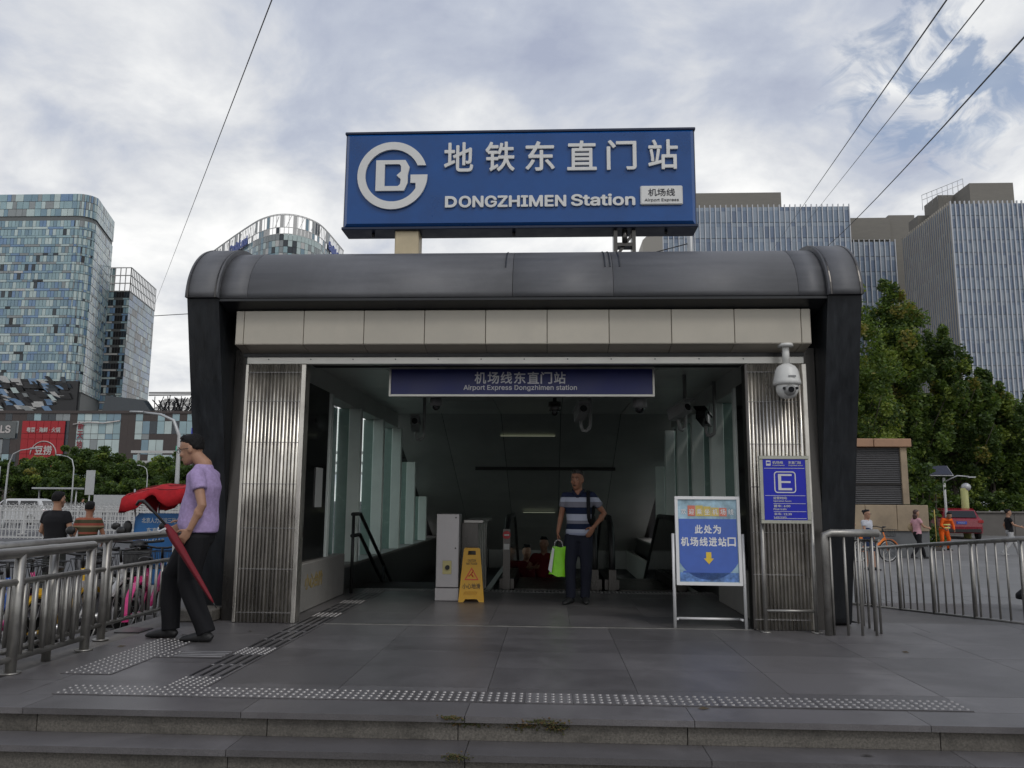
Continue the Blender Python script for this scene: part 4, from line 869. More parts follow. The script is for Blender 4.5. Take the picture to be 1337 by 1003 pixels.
# ================================================================ cars
def car(name, label, loc, rz, paint, L_=4.5, W=1.82, H=1.62, suv=True, plate=None):
    t = thing(name, label, 'car', loc, rz)
    h = W/2; g_ = .22
    # profile along x (rear -, front +)
    side = [(-L_/2, .42), (-L_/2-.02, .62), (-L_/2+.03, .95), (-L_/2+.10, 1.02), (L_*.20, 1.02), (L_/2-.25, .92), (L_/2-.04, .74), (L_/2, .50), (L_/2-.06, .30), (-L_/2+.08, .30)]
    n = len(side); secs = []
    for yv, k in ((-h, .93), (-h+.06, .985), (-h+.2, 1), (0, 1.01), (h-.2, 1), (h-.06, .985), (h, .93)):
        secs.append([(x*k, yv, z+(0 if abs(yv) < h-.1 else (-.02 if z > .9 else 0))) for x, z in side])
    mb = MB(); vs = [p for s_ in secs for p in s_]
    fs = [(i*n+j, i*n+(j+1) % n, (i+1)*n+(j+1) % n, (i+1)*n+j) for i in range(6) for j in range(n)]+[tuple(range(n)), tuple(6*n+j for j in range(n))[::-1]]
    mb.add(vs, fs, 0, False); mb.build('body', paint, t)
    roof = [(-L_/2+.12, 1.0), (-L_/2+.42, H-.08), (-L_/2+.75, H), (L_*.06, H), (L_*.13, H-.06), (L_*.28, 1.0)]
    gm = MB(); n = len(roof); secs = []
    for yv, k in ((-h+.04, 0), (-h+.10, .35), (-h+.20, 1), (h-.20, 1), (h-.10, .35), (h-.04, 0)):
        secs.append([(x, (yv if z < 1.05 else math.copysign(abs(yv)-.10*(z-1)/.6, yv)), 1.0+(z-1.0)*(k if abs(k) > 0 else .02)) for x, z in roof])
    vs = [p for s_ in secs for p in s_]
    gm.add(vs, [(i*n+j, i*n+j+1, (i+1)*n+j+1, (i+1)*n+j) for i in range(5) for j in range(n-1)]+[tuple(j for j in range(n)), tuple(5*n+j for j in range(n))[::-1]], 0, False)
    gm.build('cabin', paint, t)
    # windows set proud of the cabin
    rw = MB().add([(-L_/2+.13, -h+.24, 1.07), (-L_/2+.13, h-.24, 1.07), (-L_/2+.40, h-.30, H-.13), (-L_/2+.40, -h+.30, H-.13)], [(0, 1, 2, 3)]); rw.v = [(x-.025, y, z) for x, y, z in rw.v]; rw.build('rear_window', M_DGLASS, t)
    fwn = MB().add([(L_*.275, -h+.24, 1.06), (L_*.275, h-.24, 1.06), (L_*.155, h-.30, H-.12), (L_*.155, -h+.30, H-.12)], [(0, 1, 2, 3)]); fwn.v = [(x+.03, y, z) for x, y, z in fwn.v]; fwn.build('windscreen', M_DGLASS, t)
    for s in (-1, 1):
        for x0, x1 in ((-L_/2+.50, -.55), (-.48, .30), (.36, L_*.22)):
            q = MB().add([(x0, s*(h-.075), 1.06), (x1, s*(h-.075), 1.06), (min(x1, L_*.12), s*(h-.155), H-.14), (x0+.10, s*(h-.155), H-.14)], [(0, 1, 2, 3)]); q.build('side_window', M_DGLASS, t)
        MB().ell((L_*.20, s*(h+.10), 1.06), (.08, .10, .07), 8).build('mirror', paint, t)
        MB().cbox((-L_/2-.015, s*(h-.12)-.14, .80), (-L_/2+.12, s*(h-.12)+.10, .95), .02).build('tail_light', mat('tail_red', (.35, .01, .01), .2), t)
        MB().cbox((L_/2-.20, s*(h-.2)-.16, .68), (L_/2-.02, s*(h-.2)+.12, .82), .02).build('headlight', mat('headlight', (.6, .6, .62), .1), t)
        for x in (-L_*.30, L_*.31):
            wl = MB().tube([(x, s*(h-.20), .33), (x, s*(h+.004), .33)], .33, 22).build('wheel', M_TYRE, t)
            MB().tube([(x, s*(h-.05), .33), (x, s*(h+.012), .33)], .21, 16).build('rim', M_ALLOY, wl)
    MB().cbox((-L_/2-.03, -h+.1, .34), (-L_/2+.1, h-.1, .52), .02).build('bumper', M_RUB, t)
    if plate:
        pl_ = MB().cbox((-L_/2-.045, -.23, .74), (-L_/2-.02, .23, .88), .004).build('number_plate', mat('plate_blue', (.02, .07, .40), .4), t)
        text('plate_lettering', plate, .10, M_SIGNW, pl_, (-L_/2-.047, 0, .81), (pi/2, 0, -pi/2), .001, world=False)
    return t
M_CRED = mat('car_red', (.22, .006, .018), .25, var=.05, coat=.6); M_CWH = mat('car_white', (.62, .63, .64), .3, var=.04, coat=.4)
car('parked_car', 'dark red sport utility car parked seen from behind', (21.0, 43.2, .01), radians(74), M_CRED, 4.4, 1.9, 1.52, True, 'A·6X25')
car('white_car', 'white sport utility car on the far left road', (-35.0, 51.5, .01), radians(186), M_CWH, 4.4, 1.82, 1.66)
def van(x, y, rz, label):
    t = thing('white_van', label, 'van', (x, y, .01), rz, 'white vans behind the hedge')
    p = [(-2.4, .45), (-2.45, 1.2), (-2.3, 1.95), (1.2, 1.98), (1.75, 1.35), (2.35, 1.1), (2.45, .5)]
    MB().prism(p, 'y', -.9, .9).build('body', M_CWH, t)
    for s in (-1, 1):
        for x0, x1 in ((-2.1, -1.0), (-.9, .1), (.2, 1.35)): MB().b2((x0, s*.905, 1.3), (x1, s*.915, 1.8)).build('side_window', M_DGLASS, t)
        for xx in (-1.5, 1.5): MB().tube([(xx, s*.7, .34), (xx, s*.92, .34)], .34, 18).build('wheel', M_TYRE, t)
van(30.6, 62, .1, 'white van seen over the hedge left of the tree trunk'); van(35.6, 63, .05, 'white van seen over the hedge right of the tree trunk')

# ================================================================ lamps, poles, small street things on the left
M_POLE = mat('pole_grey', (.42, .43, .43), .45, .4, var=.1)
def arm_lamp(x, y, h, reach, label, r=.065):
    t = thing('street_lamp', label, 'street lamp', (x, y, 0), group='street lamps across the road')
    MB().tube([(0, 0, 0), (0, 0, h*.45), (.02*reach, 0, h*.80), (reach*.18, 0, h*.93), (reach*.5, 0, h*.98), (reach, 0, h)], [r, r*.85, r*.7, r*.6, r*.5, r*.45], 10).build('pole', M_POLE, t)
    MB().tube([(reach*.92, 0, h), (reach*1.25, 0, h+.02)], [(.06, .12), (.05, .10)], 8).build('lamp_head', M_POLE, t)
    MB().tube([(0, 0, 0), (0, 0, .5)], r*1.7, 10).build('base', M_POLE, t)
arm_lamp(-31.4, 45, 4.55, 1.35, 'curved grey street lamp rising behind the white car')
arm_lamp(-36.6, 60, 5.0, -1.2, 'curved grey street lamp right of the red billboard')
arm_lamp(-40, 78, 5.0, -.9, 'thin street lamp before the dense green trees')
arm_lamp(-19.2, 40.5, 6.2, -2.2, 'tall twin armed lamp pole behind the purple shirted person', .13)
def board(x, y, z0, z1, wd, label):
    t = thing('road_sign', label, 'sign', (x, y, 0)); MB().tube([(0, 0.05, 0), (0, .05, z0+.2)], .05, 8).build('post', M_POLE, t); MB().cbox((-wd/2, -.03, z0), (wd/2, .03, z1), .01).build('panel', M_POLE, t)
board(-37.6, 64, 2.0, 4.0, .75, 'tall grey sign panel beside the far lamp'); board(-35.3, 63, .6, 2.0, 2.6, 'low wide grey cabinet panel beyond the barriers')
cn_ = thing('electrical_cabinet', 'small pale roadside cabinet beyond the barriers near the trees', 'cabinet', (-28.5, 70, 0)); MB().cbox((-1.6, -.4, 0), (1.6, .4, 1.7), .04).build('body', M_WF, cn_); MB().cbox((-1.7, -.5, 1.7), (1.7, .5, 1.85), .03).build('lid', M_POLE, cn_)
gt = thing('sign_gantry', 'slanted grey gantry arm left of the tall sign panel', 'gantry', (-44, 62, 0)); MB().tube([(0, 0, 0), (0, 0, 4.2)], .12, 8).build('post', M_POLE, gt); MB().bar((0, 0, 4.0), (-3.2, 0, 2.2), .12, .16).bar((0, 0, 3.4), (-2.4, 0, 2.1), .1, .12).build('arm', M_POLE, gt)
sh = thing('bus_shelter', 'low pale roofed shelter below the gantry arm', 'shelter', (-41.5, 66, 0)); MB().cbox((-1.8, -.8, 2.45), (1.8, .8, 2.6), .03).build('roof', M_POLE, sh)
for x in (-1.6, 1.6): MB().tube([(x, 0, 0), (x, 0, 2.45)], .06, 8).build('post', M_POLE, sh)
vd = thing('road_overpass', 'thin pale footbridge rails in front of the mall right of the trees', 'bridge', (-38, 108, 4.5))
for z in (5.2, 6.6, 8.0): MB().b2((-58, 108, z), (-18, 108.6, z+.35)).build('deck_rail', M_WF, vd, world=True)
for x in range(-57, -18, 5): MB().b2((x-.12, 108.1, 0), (x+.12, 108.4, 8.2)).build('pillar', M_POLE, vd, world=True)

# ================================================================ right side: vent tower, wall, solar lamp
vt = thing('vent_tower', 'louvred ventilation tower with brown stone cap', 'tower', (10.5, 29.5, 0))
M_CAP = mat('brown_stone', (.34, .20, .125), .7, var=.12, vscale=3, orand=.06); M_BEI = mat('beige_stone', (.30, .235, .16), .7, var=.3, vscale=1.2); M_LOUV = mat('grey_louvre', (.15, .15, .155), .5, .3, var=.1)
X0, X1, Y0, Y1 = 7.6, 12.5, 28.6, 32.5
MB().b2((X0+.1, Y0+.15, 0), (X1-.1, Y1, 3.9)).build('core', M_JOINT, vt, world=True)
for i in range(4): MB().cbox((X0-.15+i*1.3, Y0-.12, 3.69), (X0-.15+(i+1)*1.3-.02, Y1+.1, 3.98), .02).build('cap_stone', M_CAP, vt, world=True)
for k in range(30):
    z = 1.72+k*.066; mb = MB()
    mb.add([(X0, Y0+.05, z), (X1-.22, Y0+.05, z), (X1-.22, Y0+.13, z+.06), (X0, Y0+.13, z+.06), (X0, Y0+.06, z-.012), (X1-.22, Y0+.06, z-.012), (X1-.22, Y0+.14, z+.048), (X0, Y0+.14, z+.048)], [(0, 1, 2, 3), (7, 6, 5, 4), (0, 4, 5, 1), (1, 5, 6, 2), (3, 2, 6, 7)])
    mb.build('louvre_slat', M_LOUV, vt, world=True)
MB().cbox((X1-.22, Y0, 1.7), (X1, Y0+.3, 3.70), .01).build('stone_pier', M_BEI, vt, world=True)
for x in (9.85,): MB().b2((x-.03, Y0+.02, 1.7), (x+.03, Y0+.10, 3.7)).build('louvre_post', M_LOUV, vt, world=True)
MB().b2((X0, Y0+.02, 2.38), (X1-.22, Y0+.09, 2.42)).build('louvre_rail', M_JOINT, vt, world=True)
bs = thing('stone_planter_wall', 'beige stone plinth below the vent tower', 'wall', (10.8, 26.8, 0))
for i in range(5): MB().cbox((7.2+i*1.0, 26.6, .85), (7.2+(i+1)*1.0-.012, 28.5, 1.68), .01).build('stone_panel', M_BEI, bs, world=True)
MB().b2((7.2, 26.66, 0), (12.2, 28.5, .845)).build('base', mat('grey_base', (.13, .135, .14), .7, var=.1), bs, world=True)
rw = thing('retaining_wall', 'long grey low retaining wall behind the red car', 'wall', (28, 46, 0))
M_RW = mat('retaining_stone', (.13, .12, .11), .8, var=.2, vscale=1.5, orand=.08)
for i in range(13): MB().cbox((15+i*2.2, 46.5, 0), (15+(i+1)*2.2-.02, 47.0, 1.26), .01).build('stone_panel', M_RW, rw, world=True)
MB().cbox((15, 46.4, 1.26), (43.6, 47.1, 1.35), .02).build('coping', M_RW, rw, world=True)
sl_p = thing('solar_lamp', 'lamp post with tilted solar panel near the vent tower', 'street lamp', (19.17, 40, 0))
MB().tube([(0, 0, 0), (0, 0, 3.0)], .06, 8).build('post', M_WF, sl_p)
MB().box((-.25, 0, 3.35), (1.1, .7, .05), Matrix.Rotation(radians(40), 3, 'X')).build('solar_panel', mat('solar_cells', (.012, .014, .03), .15), sl_p); MB().box((-.25, .02, 3.335), (1.18, .78, .03), Matrix.Rotation(radians(40), 3, 'X')).build('panel_frame', M_WF, sl_p)
MB().tube([(0, 0, 2.8), (.6, -.1, 3.1), (1.1, -.2, 3.05)], .03, 6).box((1.2, -.22, 3.03), (.35, .14, .06)).build('lamp_arm', M_POLE, sl_p)
pk = thing('yellow_barrier_post', 'pale yellow post with grey cap above the red car', 'post', (21.3, 42.4, 0)); MB().tube([(0, 0, 0), (0, 0, 2.55)], .18, 10).build('column', mat('pale_yellow', (.36, .36, .14), .6), pk); MB().ell((.1, 0, 2.6), (.24, .24, .22), 10).build('cap', M_POLE, pk)
# ================================================================ people
def fuse(mb, voxel, name, m, parent, smooth=3, wrinkle=0.0, wfreq=(14, 14, 9), cut=None):
    me = bpy.data.meshes.new('tmp'); me.from_pydata(mb.v, [], mb.f); bm = bmesh.new(); bm.from_mesh(me); bmesh.ops.recalc_face_normals(bm, faces=bm.faces); bm.to_mesh(me); bm.free()
    o = bpy.data.objects.new('tmp', me); COL.objects.link(o)
    r = o.modifiers.new('r', 'REMESH'); r.mode = 'VOXEL'; r.voxel_size = voxel; r.use_smooth_shade = True
    if smooth: s_ = o.modifiers.new('s', 'SMOOTH'); s_.iterations = smooth; s_.factor = .5
    dg = bpy.context.evaluated_depsgraph_get(); dg.update(); out = bpy.data.meshes.new_from_object(o.evaluated_get(dg))
    bpy.data.objects.remove(o); bpy.data.meshes.remove(me)
    n = len(out.vertices)
    if wrinkle:
        co = np.empty(n*3); no = np.empty(n*3); out.vertices.foreach_get('co', co); out.vertices.foreach_get('normal', no); co = co.reshape(-1, 3); no = no.reshape(-1, 3)
        a, b, c = wfreq; x, y, z = co.T
        d = np.sin(x*a*1.7+z*c*1.3+1.3*np.sin(y*b+z*5))*.5+np.sin(z*c*2.9-x*a*.8+y*b*1.6+2*np.sin(x*7))*.35+np.sin((x+y)*a*3.1+z*c*.6)*.25
        co += no*(d*wrinkle)[:, None]; out.vertices.foreach_set('co', co.ravel())
    out.polygons.foreach_set('use_smooth', [True]*len(out.polygons)); out.materials.clear(); out.materials.append(m); out.name = name; out.update()
    return link(name, out, parent)
def skin(n, c=(.36, .19, .12)): return mat('skin_'+n, c, .5, var=.10, vscale=14, spec=.35)
def cloth(n, c, **k): return mat('cloth_'+n, c, .85, var=k.pop('var', .14), vscale=k.pop('vscale', 18), bump=.25, bscale=90, spec=.2, **k)
def striped(name, stops, z0, z1):                    # bands woven across the garment (local height)
    m = cloth(name, (.5, .5, .5)); t = m.node_tree; n = t.nodes; l = t.links; b = n['Principled BSDF']
    co = n.new('ShaderNodeTexCoord'); sp = n.new('ShaderNodeSeparateXYZ'); l.new(co.outputs['Object'], sp.inputs[0])
    mr = n.new('ShaderNodeMapRange'); mr.inputs[1].default_value = z0; mr.inputs[2].default_value = z1; l.new(sp.outputs[2], mr.inputs[0])
    r = n.new('ShaderNodeValToRGB'); r.color_ramp.interpolation = 'CONSTANT'; l.new(mr.outputs[0], r.inputs[0]); e = r.color_ramp.elements
    e[0].position = 0; e[0].color = (*stops[0][1], 1); e[1].position = stops[1][0]; e[1].color = (*stops[1][1], 1)
    for p, c in stops[2:]: q = e.new(p); q.color = (*c, 1)
    l.new(r.outputs[0], b.inputs['Base Color']); return m
def head_mb(mb, O, yaw, tilt, s=1.0, jaw=1.0):
    q = Matrix.Rotation(yaw, 3, 'Z') @ Matrix.Rotation(tilt, 3, 'X')
    P = lambda p: Vector(O)+q @ (Vector(p)*s)
    h = MB()
    h.rings([(0, -.052, .0, .026*jaw, .022), (0, -.045, .012, .040*jaw, .036), (0, -.030, .035, .052*jaw, .058), (0, -.015, .065, .061, .076), (0, -.006, .095, .067, .086), (0, .0, .125, .071, .092), (0, .004, .155, .073, .096), (0, .006, .185, .069, .091), (0, .008, .21, .055, .073), (0, .010, .226, .034, .046), (0, .010, .234, .010, .014)], 20)
    h.ell((0, -.098, .088), (.012, .016, .012), 8); h.ell((0, -.094, .105), (.009, .012, .022), 8)       # nose
    h.ell((0, -.088, .048), (.022, .012, .010), 8); h.ell((0, -.072, .012), (.020, .014, .014), 8)       # lips, chin
    for s_ in (-1, 1):
        h.ell((s_*.030, -.084, .140), (.026, .012, .008), 8); h.ell((s_*.040, -.066, .085), (.022, .022, .022), 8)
        h.ell((s_*.074, .012, .108), (.008, .020, .032), 8)                                              # ears
    mb.add([P(p) for p in h.v], h.f); return P
def hair_obj(P, parent, m, style='short', s=1.0, vox=.009):
    h = MB(); r_ = random.Random(4)
    rg = [(0, .058, .098, .050, .032), (0, .050, .114, .0705, .044), (0, .042, .132, .0735, .056), (0, .034, .150, .0755, .068), (0, .018, .172, .076, .088), (0, .008, .195, .073, .092), (0, .006, .216, .060, .078), (0, .008, .232, .040, .052), (0, .010, .240, .012, .018)]
    if style == 'bald': rg = [(0, .030, .10, .076, .075), (0, .028, .14, .080, .084), (0, .026, .17, .080, .086), (0, .022, .205, .066, .076), (0, .018, .225, .045, .052), (0, .018, .236, .02, .02)]
    if style == 'long': rg = [(0, .050, -.10, .070, .040), (0, .050, -.03, .086, .058), (0, .042, .05, .088, .078)]+rg
    h.rings(rg, 18)
    if style != 'bald':
        for k in range(16 if style == 'short' else 12):
            a = r_.uniform(0, 2*pi); u = r_.uniform(.55, 1); h.ell((.066*cos(a)*u, .006+.086*sin(a)*u-.008, .178+.060*sqrt(max(0, 1-u*u))+r_.uniform(0, .014)), (.015, .017, .009), 6)
    if style == 'bun': h.ell((0, .105, .19), (.04, .04, .04), 10)
    h.v = [tuple(P(p)) for p in h.v]
    o = fuse(h, vox*.8, 'hair', m, parent, 1, .0022, (140, 140, 110)); return o
def hand_mb(mb, wrist, d, nrm, curl=.5, thumb=1, s=1.0, spread=.18):
    """wrist point, pointing direction, palm normal (fingers curl towards it); thumb on the +/- side"""
    d = Vector(d).normalized(); nrm = Vector(nrm); nrm = (nrm-d*nrm.dot(d)).normalized(); sd = d.cross(nrm)*thumb; W = Vector(wrist)
    mb.tube([W-d*.02*s, W+d*.02*s, W+d*.05*s, W+d*.088*s], [(.020*s, .026*s), (.017*s, .033*s), (.015*s, .041*s), (.011*s, .039*s)], 10, upv=nrm)
    for i, (off, ln) in enumerate(((.030, .078), (.011, .086), (-.009, .080), (-.028, .063))):
        b = W+d*.080*s+sd*off*s; p = [b]; a = 0; dd = (d+sd*spread*(off/.03)*.5).normalized()
        for seg, fr in enumerate((.44, .32, .24)):
            a += curl*(.55, .75, .6)[seg]; p.append(p[-1]+(dd*cos(a)+nrm*sin(a))*ln*fr*s)
        mb.tube(p, [.0095*s, .0088*s, .008*s, .0065*s], 7)
    b = W+d*.022*s+sd*.026*s; t1 = b+(d*.55+sd*.75+nrm*.35).normalized()*.042*s; t2 = t1+(d*.85+sd*.35+nrm*.45*max(curl, .4)).normalized()*.032*s; t3 = t2+(d*.9+nrm*.4).normalized()*.024*s
    mb.tube([b, t1, t2, t3], [.014*s, .0115*s, .010*s, .0075*s], 7)
def limb(mb, pts, rs, n=12):
    P = [Vector(p) for p in pts]; out = []; ro = []
    for i in range(len(P)-1):
        for k in range(4): f = k/4; out.append(P[i].lerp(P[i+1], f)); ro.append(rs[i]*(1-f)+rs[i+1]*f)
    out.append(P[-1]); ro.append(rs[-1]); mb.tube(out, ro, n)
def person(label, loc, rz, H, J=None, shirt=None, pants=None, hair=None, skn=None, shoe=None, yaw=0, tilt=0, style='short', vox=.012, sleeve=.55, hem=.86, bulk=1.0, shorts=False, curl=(.5, .5), hd=None, eyes=False, glasses=False, group=None, longsleeve=False, belly=0.0, pw=1.0):
    s = H/1.75; t = thing('person', label, 'person', loc, rz, group)
    D = dict(pel=(0, .0, .94), waist=(0, .0, 1.06), chest=(0, .01, 1.28), neck=(0, .015, 1.46), chin=(0, -.0, 1.512), sL=(.175, .015, 1.405), sR=(-.175, .015, 1.405), eL=(.235, .04, 1.13), eR=(-.235, .04, 1.13), wL=(.25, -.03, .89), wR=(-.25, -.03, .89),
             hL=(.088, 0, .90), hR=(-.088, 0, .90), kL=(.10, -.02, .50), kR=(-.10, -.02, .50), aL=(.105, .03, .09), aR=(-.105, .03, .09), fL=(.13, -.16, .03), fR=(-.13, -.16, .03))
    D.update(J or {}); D = {k: Vector(v)*s for k, v in D.items()}
    skn = skn or skin('a'); hair = hair or mat('hair_black', (.008, .0075, .008), .7, var=.5, vscale=90, bump=.8, bscale=120, spec=.25)
    b = MB(); P = head_mb(b, D['chin']-Vector((0, 0, .022*s)), yaw, tilt, s*1.085)
    nk = P((0, .012, .07)); b.tube([D['neck']-Vector((0, 0, .05*s)), D['neck'], D['neck'].lerp(nk, .5), nk], [.080*s, .064*s, .059*s, .060*s], 14)
    def ring(k, rx, ry, dy=0): p = D[k]; return (p.x, p.y+dy*s, p.z, rx*s, ry*s)
    b.rings([ring('pel', .14, .10), ring('waist', .13, .09), ring('chest', .15, .10), (D['neck'].x, D['neck'].y, D['neck'].z-.07*s, .13*s, .08*s), (D['neck'].x, D['neck'].y, D['neck'].z-.01*s, .06*s, .055*s)], 18)
    for sd in 'LR':
        limb(b, [D['s'+sd]-Vector((0, 0, .02)), D['e'+sd], D['w'+sd]], [.047*s, .038*s, .026*s])
        m_ = D['e'+sd].lerp(D['w'+sd], .3); b.ell(m_, (.041*s, .041*s, .055*s), 8)
        limb(b, [D['h'+sd], D['k'+sd], D['a'+sd]], [.080*s, .050*s, .036*s]); mc = D['k'+sd].lerp(D['a'+sd], .3)+Vector((0, .012*s, 0)); b.ell(mc, (.048*s, .052*s, .09*s), 8)
        b.tube([D['a'+sd]-Vector((0, 0, .03*s)), (D['a'+sd]+D['f'+sd])/2-Vector((0, 0, .02*s))], .03*s, 8)
        h_ = (hd or {}).get(sd)
        dirv, nv, cv, th = h_ if h_ else ((D['w'+sd]-D['e'+sd]), Vector((1 if sd == 'R' else -1, 0, 0)), curl[0 if sd == 'L' else 1], 1 if sd == 'R' else -1)
        hand_mb(b, D['w'+sd], dirv, nv, cv, th, s)
    fuse(b, vox*.75, 'body', skn, t, 2)
    # shirt
    g = MB(); B = bulk; hz = hem*s
    lo = D['pel'].lerp(D['waist'], (hz-D['pel'].z)/max(D['waist'].z-D['pel'].z, .01)) if hz < D['waist'].z else D['waist']
    g.rings([(lo.x, lo.y, hz, .172*s*B, .128*s*B+belly*.4), (lo.x, lo.y-belly*.5, hz+.07*s, .168*s*B, .128*s*B+belly), ring('waist', .158*B, .118*B+belly/s, -belly*.6/s), (D['waist'].lerp(D['chest'], .5).x, D['waist'].lerp(D['chest'], .5).y-belly*.4, D['waist'].lerp(D['chest'], .5).z, .166*s*B, .125*s*B+belly*.5), ring('chest', .182*B, .132*B), (D['neck'].x, D['neck'].y, D['neck'].z-.10*s, .178*s*B, .112*s*B), (D['neck'].x, D['neck'].y, D['neck'].z-.045*s, .118*s, .080*s), (D['neck'].x, D['neck'].y, D['neck'].z-.005*s, .072*s, .068*s)], 22)
    for sd in 'LR':
        S = D['s'+sd]; E_ = D['e'+sd]; en = E_ if longsleeve else S.lerp(E_, sleeve); ce = D['neck'].lerp(S, .45)-Vector((0, 0, .06*s))
        if longsleeve: limb(g, [ce, S, E_, D['w'+sd].lerp(E_, .06)], [.075*s*B, .072*s*B, .056*s*B, .044*s*B])
        else: limb(g, [ce, S-Vector((0, 0, .012*s)), en], [.070*s, .064*s, .062*s])
    fuse(g, vox, 'shirt', shirt, t, 3, .0060*s, (9, 9, 6.5))
    # trousers / shorts / skirt
    g = MB(); pc = D['pel']; top = max(hz, pc.z)+.05*s
    g.rings([(pc.x, pc.y, pc.z-.14*s, .150*s, .110*s), (pc.x, pc.y, pc.z-.06*s, .172*s, .128*s), (pc.x, pc.y, pc.z+.02*s, .165*s, .122*s), (pc.x, pc.y, top, .150*s, .108*s)], 20)
    for sd in 'LR':
        hip, k, a = D['h'+sd]+Vector((0, 0, -.02*s)), D['k'+sd], D['a'+sd]
        if shorts: limb(g, [hip, hip.lerp(k, .5), k.lerp(hip, .12)], [.098*s*pw, .092*s*pw, .080*s*pw])
        else: limb(g, [hip, hip.lerp(k, .5), k, k.lerp(a, .55), a+Vector((0, .012*s, -.02*s))], [.100*s*pw, .090*s*pw, .072*s*pw, .064*s*pw, .060*s*pw])
    fuse(g, vox, 'trousers' if not shorts else 'shorts', pants, t, 3, .007*s, (11, 11, 8))
    sh = shoe or mat('shoe_black', (.014, .014, .015), .6)
    for sd in 'LR':
        a, f = D['a'+sd], D['f'+sd]; q = MB(); dr = (f-a); dr.z = 0; dr.normalize(); u = Vector((0, 0, 1))
        heel = Vector((a.x, a.y, 0))-dr*.065*s; L0 = .275*s; zb = max(0, min(a.z-.09*s, .2)); 
        z_ = lambda r: Vector((0, 0, zb+r))
        q.tube([heel+z_(.03*s), heel+dr*.03*s+z_(.045*s), heel+dr*.11*s+z_(.045*s), heel+dr*.19*s+z_(.033*s), heel+dr*.25*s+z_(.024*s), heel+dr*L0+z_(.018*s)], [(.028*s, .028*s), (.044*s, .037*s), (.044*s, .042*s), (.032*s, .046*s), (.022*s, .038*s), (.010*s, .015*s)], 14, upv=(0, 0, 1))
        q.tube([heel+dr*.065*s+z_(.05*s), a+Vector((0, 0, .005))], [.042*s, .040*s], 12)
        fuse(q, max(.008, vox*.8), 'shoe', sh, t, 2)
    hair_obj(P, t, hair, style, s*1.085, max(.008, vox*.8))
    if eyes:
        for s_ in (-1, 1):
            MB().ell(P((s_*.030, -.081, .122)), (.011*s, .009*s, .007*s), 8).build('eye', mat('eye_white', (.5, .48, .45), .3), t)
            MB().ell(P((s_*.030, -.0895, .122)), (.005*s, .003*s, .005*s), 6).build('iris', mat('iris_dark', (.015, .01, .008), .2), t)
            MB().tube([P((s_*.012, -.096, .142)), P((s_*.032, -.094, .149)), P((s_*.052, -.080, .142))], .0045*s, 6).build('eyebrow', hair, t)
        MB().tube([P((-.022, -.094, .046)), P((0, -.101, .048)), P((.022, -.094, .046))], .004*s, 6).build('lips', mat('lips', (.22, .07, .06), .5), t)
    if glasses:
        gl = MB()
        for s_ in (-1, 1):
            gl.tube([P((s_*(.034+.024*cos(a)), -.100, .120+.017*sin(a))) for a in [2*pi*k/14 for k in range(15)]], .0024*s, 5, cap=False)
            gl.tube([P((s_*.058, -.098, .124)), P((s_*.077, -.05, .124)), P((s_*.078, .015, .118))], .0026*s, 5)
        gl.tube([P((-.010, -.104, .124)), P((.010, -.104, .124))], .0022*s, 5); gl.build('glasses', M_RUB, t)
    return t, D, P

# ---- man in purple, in profile, holding a folded umbrella
M_LILAC = cloth('lilac', (.36, .275, .47), var=.22, vscale=30)
M_BLKC = cloth('black', (.013, .013, .015))
JP = dict(pel=(0, .02, .95), waist=(0, .025, 1.07), chest=(0, .032, 1.29), neck=(0, .022, 1.487), chin=(0, -.066, 1.512), sL=(.168, .036, 1.405), sR=(-.165, .036, 1.405), eL=(.225, .125, 1.13), wL=(.235, .035, .925), eR=(-.20, -.02, 1.13), wR=(-.19, -.20, .97),
          hL=(.085, .02, .90), hR=(-.085, .0, .90), kL=(.085, -.015, .50), aL=(.085, .155, .09), fL=(.09, -.05, .03), kR=(-.085, -.235, .53), aR=(-.08, -.225, .09), fR=(-.085, -.44, .03))
pm, D, P = person('person in purple t shirt and glasses walking left with folded red umbrella', (-3.09, 6.97, .5), -pi/2, 1.78, JP, M_LILAC, M_BLKC, skn=skin('a', (.36, .20, .13)), tilt=.22, vox=.010, belly=.034, eyes=True, glasses=True, hem=.90, sleeve=.52, bulk=1.05, pw=1.27,
                  hd={'L': ((0, -.55, -.75), (-.9, -.2, .1), .55, -1), 'R': ((0, -.8, -.5), (.9, 0, -.2), .8, 1)})
um = thing('umbrella', 'long folded red umbrella held by the person in purple', 'umbrella', (-3.09-.0, 6.97-.27, .5))
def UL(fy, z, dx=0): return (fy, dx, z)                # world x follows the man's back (+) and front (-)
a0, a1, a2 = Vector((-.34, .02, 1.155)), Vector((-.165, .02, .985)), Vector((.285, .02, .345)); dv_ = (a2-a1)
cl = MB(); pts = [a1+dv_*f for f in (0, .06, .16, .3, .5, .75, .93, 1)]; vs = []; n = 16
cl.tube(pts, [.015, .027, .034, .030, .024, .018, .012, .006], 16)
for i in range(len(pts)):
    for j in range(16):
        k = i*16+j; p = Vector(cl.v[k]); c = pts[i]; cl.v[k] = tuple(c+(p-c)*(1+.20*(1 if j % 4 == 0 else (-.6 if j % 4 == 2 else 0))))
cl.build('folded_canopy', mat('umbrella_red', (.15, .004, .012), .75, var=.2, vscale=14, bump=.2, bscale=50), um)
MB().tube([a2-dv_*.02, a2+dv_.normalized()*.05], [.007, .004], 8).build('tip', M_RUB, um)
MB().tube([a1+dv_*.02, a0, a0+Vector((-.035, 0, .028)), a0+Vector((-.075, 0, .025)), a0+Vector((-.095, 0, -.01))], [.010, .013, .014, .014, .012], 10).build('handle', M_RUB, um)
